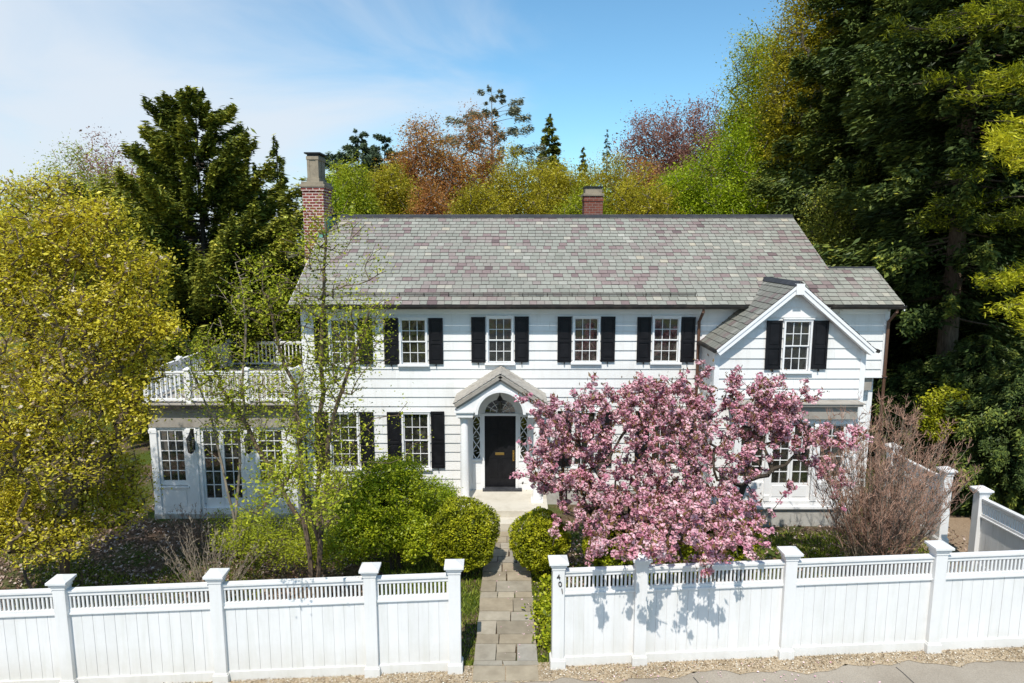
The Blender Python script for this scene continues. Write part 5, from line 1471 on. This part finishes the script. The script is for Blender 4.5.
bare_shrub('bare_shrub', 'tall leafless many-stemmed shrub with reddish twig tips beside the right wing', 7.9, 14.0, 1.65, 1.4, 3.95, 140, 61, 'bark_pale', 'bark_red', 0.015, 1.12, 9)
bare_shrub('bare_shrub', 'tangled leafless shrub of pale crooked stems below the sunroom', -6.3, 13.3, 1.1, 0.7, 1.8, 46, 62, 'bark_pale', 'bark_pale', 0.013, 1.1, 3)
bare_shrub('bare_shrub', 'low brown leafless shrub between the sunroom and the big left tree', -7.6, 15.4, 0.9, 0.7, 1.3, 30, 63, 'bark_grey', 'bark_red', 0.012, 1.0, 4)

# ================================================================== TREES BEHIND
GB = 'trees standing behind the house'
conifer('spruce_tree', 'tall dark spruce with a broad irregular top left of the brick chimney', (at(207,300,24)[0], 24), at(207,90,24)[1], 3.1, 'spruce', 71, 40, 10, 0.05, 0.05, 0.34, 150, 'broad', irregular=0.55, tip_up=0.36, group=GB, core=0.3)
conifer('spruce_tree', 'narrow dark conifer just left of the brick chimney', (at(283,300,26)[0], 26), at(287,140,26)[1], 1.5, 'spruce', 72, 34, 8, 0.05, -0.1, 0.28, 120, 'cone', irregular=0.3, group=GB)
conifer('spruce_tree', 'small dark conifer between the tall spruce and the brick chimney', (at(262,300,25)[0], 25), at(264,165,25)[1], 1.4, 'spruce', 73, 30, 8, 0.05, -0.1, 0.28, 110, 'cone', irregular=0.3, group=GB)
conifer('spruce_tree', 'low dark conifer behind the left balcony rail', (at(160,300,24.5)[0], 24.5), at(160,262,24.5)[1], 1.8, 'spruce', 74, 24, 8, 0.03, 0.1, 0.28, 120, 'broad', irregular=0.3, group=GB)

def bg(label, u, vt, vb, hu, y, n, per, sp, ls, leaf, bark, seed, holes=0.2, name='spring_tree', th=0.35, stems=1, rt=0.02, sh=0.5):
    v = (vt+vb)/2; c, r, _ = lump(u, v, y, hu*0.92, (vb-vt)/2)
    r = (r[0], min(r[1], 4.5), r[2])
    base = (c[0], y)
    c2 = (c[0]+r[0]*0.25, y, c[2]-r[2]*0.35)
    return broadleaf(name, label, base, [(c, r, 1.0), (c2, (r[0]*1.0, r[1], r[2]*0.7), 0.5)], int(n*1.6), int(per*4.2), sp, ls*0.55, M and leaf, bark, th, stems, GB, 'tree', seed, holes, rt, shell=sh, rmax=0.3)
bg('airy pale green tree rising behind the big left tree', 75, 150, 330, 58, 27, 560, 16, 0.28, 0.13, 'spring', 'bark_pale', 81, 0.25, rt=0.012)
bg('pale feathery treetop at the far left behind the cream flowering tree', 20, 180, 330, 50, 30, 420, 18, 0.3, 0.15, 'spring', 'bark_pale', 82, 0.3, rt=0.012)
bg('thin tree with sparse maroon buds behind the left trees', 112, 140, 280, 46, 33, 560, 8, 0.3, 0.17, 'maroon', 'bark_red', 83, 0.3, rt=0.012)
bg('dark olive shrub tree filling the gap behind the left sunroom', 150, 215, 330, 45, 28, 420, 26, 0.3, 0.2, 'shrub', 'bark_dark', 84, 0.1)
bg('russet maple with a broad crown behind the middle of the roof', 425, 116, 260, 42, 46, 900, 9, 0.42, 0.22, 'redleaf', 'bark_grey', 85, 0.32)
bg('second russet maple overlapping the first on its right', 475, 122, 260, 34, 49, 680, 9, 0.42, 0.22, 'redleaf', 'bark_grey', 86, 0.32)
bg('olive-gold tree behind the left end of the ridge', 345, 164, 290, 36, 34, 520, 32, 0.28, 0.16, 'spring', 'bark_grey', 87, 0.15)
bg('bright green bush-topped tree low behind the roof near the chimney', 385, 162, 290, 40, 38, 520, 34, 0.3, 0.17, 'olive', 'bark_grey', 88, 0.15)
bg('rusty young tree low behind the left half of the roof', 432, 178, 300, 30, 36, 340, 20, 0.3, 0.16, 'redleaf', 'bark_grey', 89, 0.2)
bg('golden-green rounded tree behind the centre of the roof', 517, 163, 300, 38, 38, 560, 36, 0.3, 0.16, 'olive', 'bark_grey', 90, 0.12)
bg('lime green tree between the golden trees behind the ridge', 475, 185, 300, 32, 33, 380, 30, 0.26, 0.15, 'olive', 'bark_grey', 91, 0.15)
bg('taller golden-green tree left of the small chimney', 560, 156, 300, 40, 44, 560, 34, 0.36, 0.19, 'olive', 'bark_grey', 92, 0.2)
bg('pale tan budding tree right behind the small chimney', 612, 160, 300, 40, 46, 560, 28, 0.36, 0.19, 'olive', 'bark_pale', 93, 0.2)
bg('rosy brown budding tree high behind the right part of the roof', 655, 112, 260, 44, 60, 760, 12, 0.5, 0.30, 'maroon', 'bark_red', 94, 0.2)
bg('tall rosy brown tree beside the bright green tree on the right', 700, 98, 260, 44, 62, 760, 12, 0.5, 0.30, 'maroon', 'bark_red', 95, 0.2)
bg('russet leafy tree below the rosy budding tree', 640, 148, 290, 28, 50, 340, 14, 0.4, 0.2, 'redleaf', 'bark_grey', 96, 0.2)
bg('bright green tree low behind the right end of the ridge', 685, 155, 310, 46, 36, 600, 34, 0.32, 0.17, 'bright', 'bark_grey', 97, 0.15)
bg('bright green taller tree behind the right slope of the roof', 735, 130, 310, 46, 34, 640, 28, 0.34, 0.17, 'bright', 'bark_grey', 98, 0.2)
bg('tall lime green tree with an open crown against the sky', 762, 28, 260, 46, 38, 800, 22, 0.4, 0.19, 'spring', 'bark_grey', 99, 0.3)
bg('tall olive-gold tree leaning into the dark evergreens', 800, -10, 250, 42, 33, 760, 24, 0.36, 0.18, 'olive', 'bark_grey', 100, 0.25)
bg('small green tree low behind the ridge near the left chimney', 330, 178, 290, 22, 31, 240, 26, 0.25, 0.15, 'bright', 'bark_grey', 101, 0.15)
bg('golden tree low between the small chimney and the green trees', 645, 182, 310, 36, 34, 400, 32, 0.28, 0.15, 'olive', 'bark_grey', 102, 0.15)
bg('green-gold tree low behind the ridge, right of the golden rounded tree', 590, 186, 310, 34, 33, 400, 32, 0.28, 0.15, 'spring', 'bark_grey', 103, 0.15)

# distant conifers on the skyline
def farcon(label, u, vt, y, rad, mat, seed, **k):
    x, z = at(u, vt, y); b = gz(np.array([x]), np.array([float(y)]))[0]
    return conifer('distant_conifer', label, (x, y), z-b, rad, mat, seed, group=GB, **k)
farcon('dark pointed spruce on the skyline right of the sparse pine', 550, 114, 62, 3.3, 'spruce', 111, whorls=30, per_whorl=9, spray=0.55, density=46, droop=-0.1, irregular=0.2, low=0.3)
farcon('thin small conifer on the skyline above the small chimney', 607, 130, 76, 1.7, 'pine_far', 112, whorls=22, per_whorl=6, spray=0.5, density=22, irregular=0.4, low=0.4)
farcon('small dark conifer on the skyline right of the pointed spruce', 583, 148, 70, 2.2, 'spruce', 113, whorls=24, per_whorl=8, spray=0.5, density=36, low=0.4)
farcon('blue-green rounded pine on the skyline right of the brick chimney', 358, 134, 52, 3.2, 'pine_far', 114, whorls=18, per_whorl=9, spray=0.5, density=70, profile='pine', irregular=0.35, low=0.4, droop=-0.2)
farcon('second blue-green pine beside the rounded one', 384, 134, 54, 2.6, 'pine_far', 115, whorls=15, per_whorl=8, spray=0.5, density=60, profile='pine', irregular=0.35, low=0.4, droop=-0.25)
farcon('tall sparse pine with gappy layered branches above the russet maples', 492, 86, 60, 3.6, 'pine_pale', 116, whorls=15, per_whorl=6, spray=0.5, density=26, profile='pine', irregular=0.55, low=0.62, droop=-0.35, core=0.55, foliage_w=0.5, bark='bark_grey')

# ---- the dark evergreens on the right
GD = 'dark evergreens on the right'
big = [(870, 30, 24.5, 4.2, 'enormous dark hemlock directly right of the roof end'), (935, 29.5, 26, 4.4, 'enormous dark hemlock with a visible trunk beyond the side fence'),
       (1000, 27, 25, 4.2, 'enormous dark hemlock near the right edge'), (835, 33, 22, 3.6, 'tall dark hemlock behind the right roof slope, left of the enormous ones'),
       (1060, 24, 24, 4.2, 'enormous dark hemlock cut off by the right edge'), (905, 36, 27, 4.4, 'dark hemlock filling the gap between the enormous ones'), (970, 36, 27, 4.4, 'dark hemlock deep in the shade behind the others'), (1040, 34, 27, 4.4, 'dark hemlock deep in the shade at the far right')]
protos = []
for i, (u, y, h, r, lab) in enumerate(big):
    x, _ = at(u, 300, y)
    if i < 3:
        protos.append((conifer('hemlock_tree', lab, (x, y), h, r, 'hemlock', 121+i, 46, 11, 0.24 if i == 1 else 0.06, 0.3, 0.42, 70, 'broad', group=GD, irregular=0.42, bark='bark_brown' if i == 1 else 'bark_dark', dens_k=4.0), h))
    else:
        src, h0 = protos[(0, 2, 0, 1, 2)[i-3]]
        c = src.copy(); COL.objects.link(c); c['label'] = lab; c.location = (x, y, 0); c.rotation_euler = (0, 0, 1.3*i); k = h/h0; c.scale = (k*r/4.2, k*r/4.2, k)
        for ch in list(src.children):
            d = ch.copy(); COL.objects.link(d); d.parent = c
conifer('hemlock_tree', 'dark hemlock whose bare brown lower trunk shows beyond the side fence', (at(946,350,22.0)[0], 22.0), 23, 3.4, 'hemlock', 133, 38, 10, 0.24, 0.25, 0.42, 60, 'broad', group=GD, irregular=0.42, bark='bark_brown', dens_k=4.0, trunk_r=0.36)
# lower evergreen mass
low = [(915, 400, 21.5, 1.5, 3.6, 'dark evergreen bush right of the downspout beyond the side fence'), (985, 350, 20, 2.0, 4.6, 'dark evergreen bush behind the side fence posts'), (1030, 370, 18.0, 1.9, 4.3, 'dark evergreen bush at the right edge behind the side fence')]
for i, (u, v, y, r, h, lab) in enumerate(low):
    x, _ = at(u, v, y); conifer('yew_bush', lab, (x, y), h, r, 'hemlock', 141+i, 24, 10, 0.02, 0.1, 0.22, 150, 'broad', group=GD, irregular=0.25, cat='shrub')
broadleaf('bright_shrub', 'bright yellow-green shrub glowing before the dark evergreens right of the house', (at(952,430,19.0)[0], 19.0),
    [lump(950, 408, 19.0, 26, 20, 0.6, 1), lump(935, 425, 18.8, 14, 16, 0.4, .4)], 300, 26, 0.09, 0.08, 'pine_tip', 'bark_dark', 0.4, 3, seed=151, cat='shrub', r_tip=0.005)
# white pine on the right edge whose sunlit branch ends reach into the picture
def white_pine():
    rng = np.random.default_rng(161); bx, by = 17.2, 19.5
    root = thing('white_pine', 'white pine at the right edge with sunlit yellow-green branch ends', 'tree', (bx, by, 0), GD)
    MB().tube([(bx,by,-0.2),(bx+.1,by,6),(bx,by,12),(bx,by,19)], [0.35,0.28,0.18,0.03], 10).build('trunk', M['bark_dark'], root, smooth=True)
    arms = [(950,14,18.0,.28,1.0),(1005,0,16.6,.35,1.1),(998,72,16.8,.50,.9),(960,94,17.6,.42,.5),(1000,140,16.0,.85,1.15),(985,122,16.3,.75,.8),(1015,158,15.6,.8,.9),(918,82,18.8,.2,.6),
            (935,205,19,.1,.9),(905,225,20,.1,.7),(985,280,17.2,.62,1.1),(1003,306,16.6,.7,.9),(1020,330,16.0,.55,.8),(960,170,18.6,.05,.8),(985,225,18.0,.05,.9),(900,30,19.5,.1,.9),(1015,215,16.8,.12,.8)]
    P, D, T = [], [], []
    for i, (u, v, y, tone, size) in enumerate(arms):
        x, z = at(u, v, y); e = np.array([x,y,z]); b = np.array([bx,by,z+0.9]); L = np.linalg.norm(e-b)
        nodes, par, rad = [], [], []; pv = -1
        for k in range(9):
            q = k/8; p = b*(1-q)+e*q; p[2] += -0.5*sin(pi*q)*0.4 + rng.normal(0,0.04)*(k>0); nodes.append(p.tolist()); par.append(pv); rad.append(0.05*(1-0.9*q)); pv = len(nodes)-1
        dr = (e-b)/L; dr[2] = 0; dr /= np.linalg.norm(dr)
        for k in range(15):
            q = 1 - rng.random()**0.9*0.42; j = int(q*8); p = np.array(nodes[min(j,8)])*(1-(q*8-j)) + np.array(nodes[min(j+1,8)])*(q*8-j)
            s_ = rng.choice([-1,1]); an = s_*rng.uniform(0.2, 1.15); d = np.array([dr[0]*cos(an)-dr[1]*sin(an), dr[0]*sin(an)+dr[1]*cos(an), rng.uniform(-0.5,0.45)])
            l = size*rng.uniform(0.35, 0.85)*(1.25-q*0.5); pv = j; 
            for m in range(1, 5):
                pp = p + d*l*m/4 - np.array([0,0,0.10*l*(m/4)**2]); nodes.append(pp.tolist()); par.append(pv); rad.append(0.010*(1-m/6)); pv = len(nodes)-1
            n = int(150*l/0.6); tq = rng.random(n)**0.7; c = p + d*(l*tq)[:,None] + rng.normal(0, 1, (n,3))*np.array([0.09,0.09,0.085]); c[:,2] -= 0.10*l*tq**2
            P.append(c); D.append(np.tile(d, (n,1)) + rng.normal(0,0.35,(n,3)) + np.array([0,0,0.15])); T.append(np.clip(tone+0.25*(tq-0.5)+rng.normal(0,0.2,n)+rng.normal(0,0.1), 0, 1))
        branch_mesh('limb', np.array(nodes), np.array(par), np.array(rad), M['bark_dark'], root, 4)
    P, D, T = map(np.concatenate, (P, D, T))
    np_mesh('foliage', leaf_quads(P, 0.13, rng, up=0.8, aspect=0.2, dirs=D), 4, T, M['pine_tip'], root)
white_pine()
# hidden belt that closes the ground behind the first rows
bg('dark green thicket tree filling the gap right of the ridge', 835, 190, 330, 40, 27, 520, 34, 0.3, 0.13, 'spruce', 'bark_dark', 171, 0.05)
bg('green thicket tree between the tall spruce and the house', 240, 250, 380, 40, 27.5, 520, 34, 0.3, 0.13, 'spruce', 'bark_dark', 172, 0.05)
# ================================================================== SKY, SUN, CAMERA
SUN_EL, SUN_AZ = R(56), R(10)                 # azimuth: to the left of straight behind the camera
w = bpy.data.worlds.new('World'); scene.world = w; w.use_nodes = True
nt = w.node_tree; nt.nodes.clear()
out = nt.nodes.new('ShaderNodeOutputWorld'); bg = nt.nodes.new('ShaderNodeBackground')
sky = nt.nodes.new('ShaderNodeTexSky'); sky.sky_type = 'NISHITA'; sky.sun_disc = False
sky.sun_elevation = SUN_EL; sky.sun_rotation = pi + SUN_AZ
sky.air_density = 1.0; sky.dust_density = 0.6; sky.ozone_density = 2.0; sky.altitude = 100
bg.inputs[1].default_value = 0.122
tc = nt.nodes.new('ShaderNodeTexCoord'); mp = nt.nodes.new('ShaderNodeMapping')
mp.inputs['Scale'].default_value = (1.0, 1.0, 3.2); mp.inputs['Rotation'].default_value = (0.0, 0.35, 0.3); mp.inputs['Location'].default_value = (0.35, 0.1, 0.2)
nz = nt.nodes.new('ShaderNodeTexNoise'); nz.inputs['Scale'].default_value = 2.2; nz.inputs['Detail'].default_value = 9; nz.inputs['Roughness'].default_value = 0.52
nz.inputs['Distortion'].default_value = 0.5
nt.links.new(tc.outputs['Generated'], mp.inputs[0]); nt.links.new(mp.outputs[0], nz.inputs['Vector'])
# more veil towards the left (-x) and the horizon
sep = nt.nodes.new('ShaderNodeSeparateXYZ'); nt.links.new(tc.outputs['Generated'], sep.inputs[0])
def math_(op, a, b, clamp=False):
    m = nt.nodes.new('ShaderNodeMath'); m.operation = op; m.use_clamp = clamp
    for i, q in enumerate((a, b)):
        if hasattr(q, 'is_linked'): nt.links.new(q, m.inputs[i])
        else: m.inputs[i].default_value = q
    return m.outputs[0]
left = math_('MULTIPLY', sep.outputs[0], -0.62)
low = math_('MULTIPLY', sep.outputs[2], -0.55)
v = math_('ADD', math_('ADD', nz.outputs['Fac'], left), low)
mr = nt.nodes.new('ShaderNodeMapRange'); mr.inputs[1].default_value = 0.32; mr.inputs[2].default_value = 0.80; mr.inputs[4].default_value = 0.93
mr.interpolation_type = 'SMOOTHSTEP'
nt.links.new(v, mr.inputs[0])
gm = nt.nodes.new('ShaderNodeMix'); gm.data_type = 'RGBA'; gm.blend_type = 'MULTIPLY'; gm.inputs[0].default_value = 1.0
nt.links.new(sky.outputs[0], gm.inputs[6]); gm.inputs[7].default_value = (0.96, 1.38, 1.44, 1)
mx = nt.nodes.new('ShaderNodeMix'); mx.data_type = 'RGBA'
nt.links.new(mr.outputs[0], mx.inputs[0]); nt.links.new(gm.outputs[2], mx.inputs[6]); mx.inputs[7].default_value = (6.3, 6.9, 7.6, 1)
nt.links.new(mx.outputs[2], bg.inputs[0]); nt.links.new(bg.outputs[0], out.inputs[0])

sun = bpy.data.lights.new('sun', 'SUN'); sun.energy = 4.8; sun.angle = R(0.53); sun.color = (1.0, 0.94, 0.85)
so = bpy.data.objects.new('sun', sun); COL.objects.link(so)
dirv = Vector((-sin(SUN_AZ)*cos(SUN_EL), -cos(SUN_AZ)*cos(SUN_EL), sin(SUN_EL)))   # towards the sun
so.rotation_euler = dirv.to_track_quat('Z', 'Y').to_euler(); so.location = (-5, -10, 30)

cam = bpy.data.cameras.new('camera'); co = bpy.data.objects.new('camera', cam); COL.objects.link(co)
co.location = (0, 0, CAM_H); co.rotation_euler = (pi/2 - PITCH, 0, 0)
cam.sensor_width = 36; cam.lens = 36*F/1024; cam.clip_end = 3000; cam.clip_start = 0.1
scene.camera = co
scene.view_settings.view_transform = 'Standard'; scene.view_settings.look = 'None'; scene.view_settings.exposure = 0
scene.render.resolution_x, scene.render.resolution_y = 1024, 683
scene.cycles.max_bounces = 7; scene.cycles.diffuse_bounces = 3; scene.cycles.glossy_bounces = 2
scene.cycles.transparent_max_bounces = 8; scene.cycles.transmission_bounces = 3
scene.cycles.use_denoising = True
try: scene.cycles.denoiser = 'OPENIMAGEDENOISE'
except Exception: pass
scene.cycles.caustics_reflective = False; scene.cycles.caustics_refractive = False
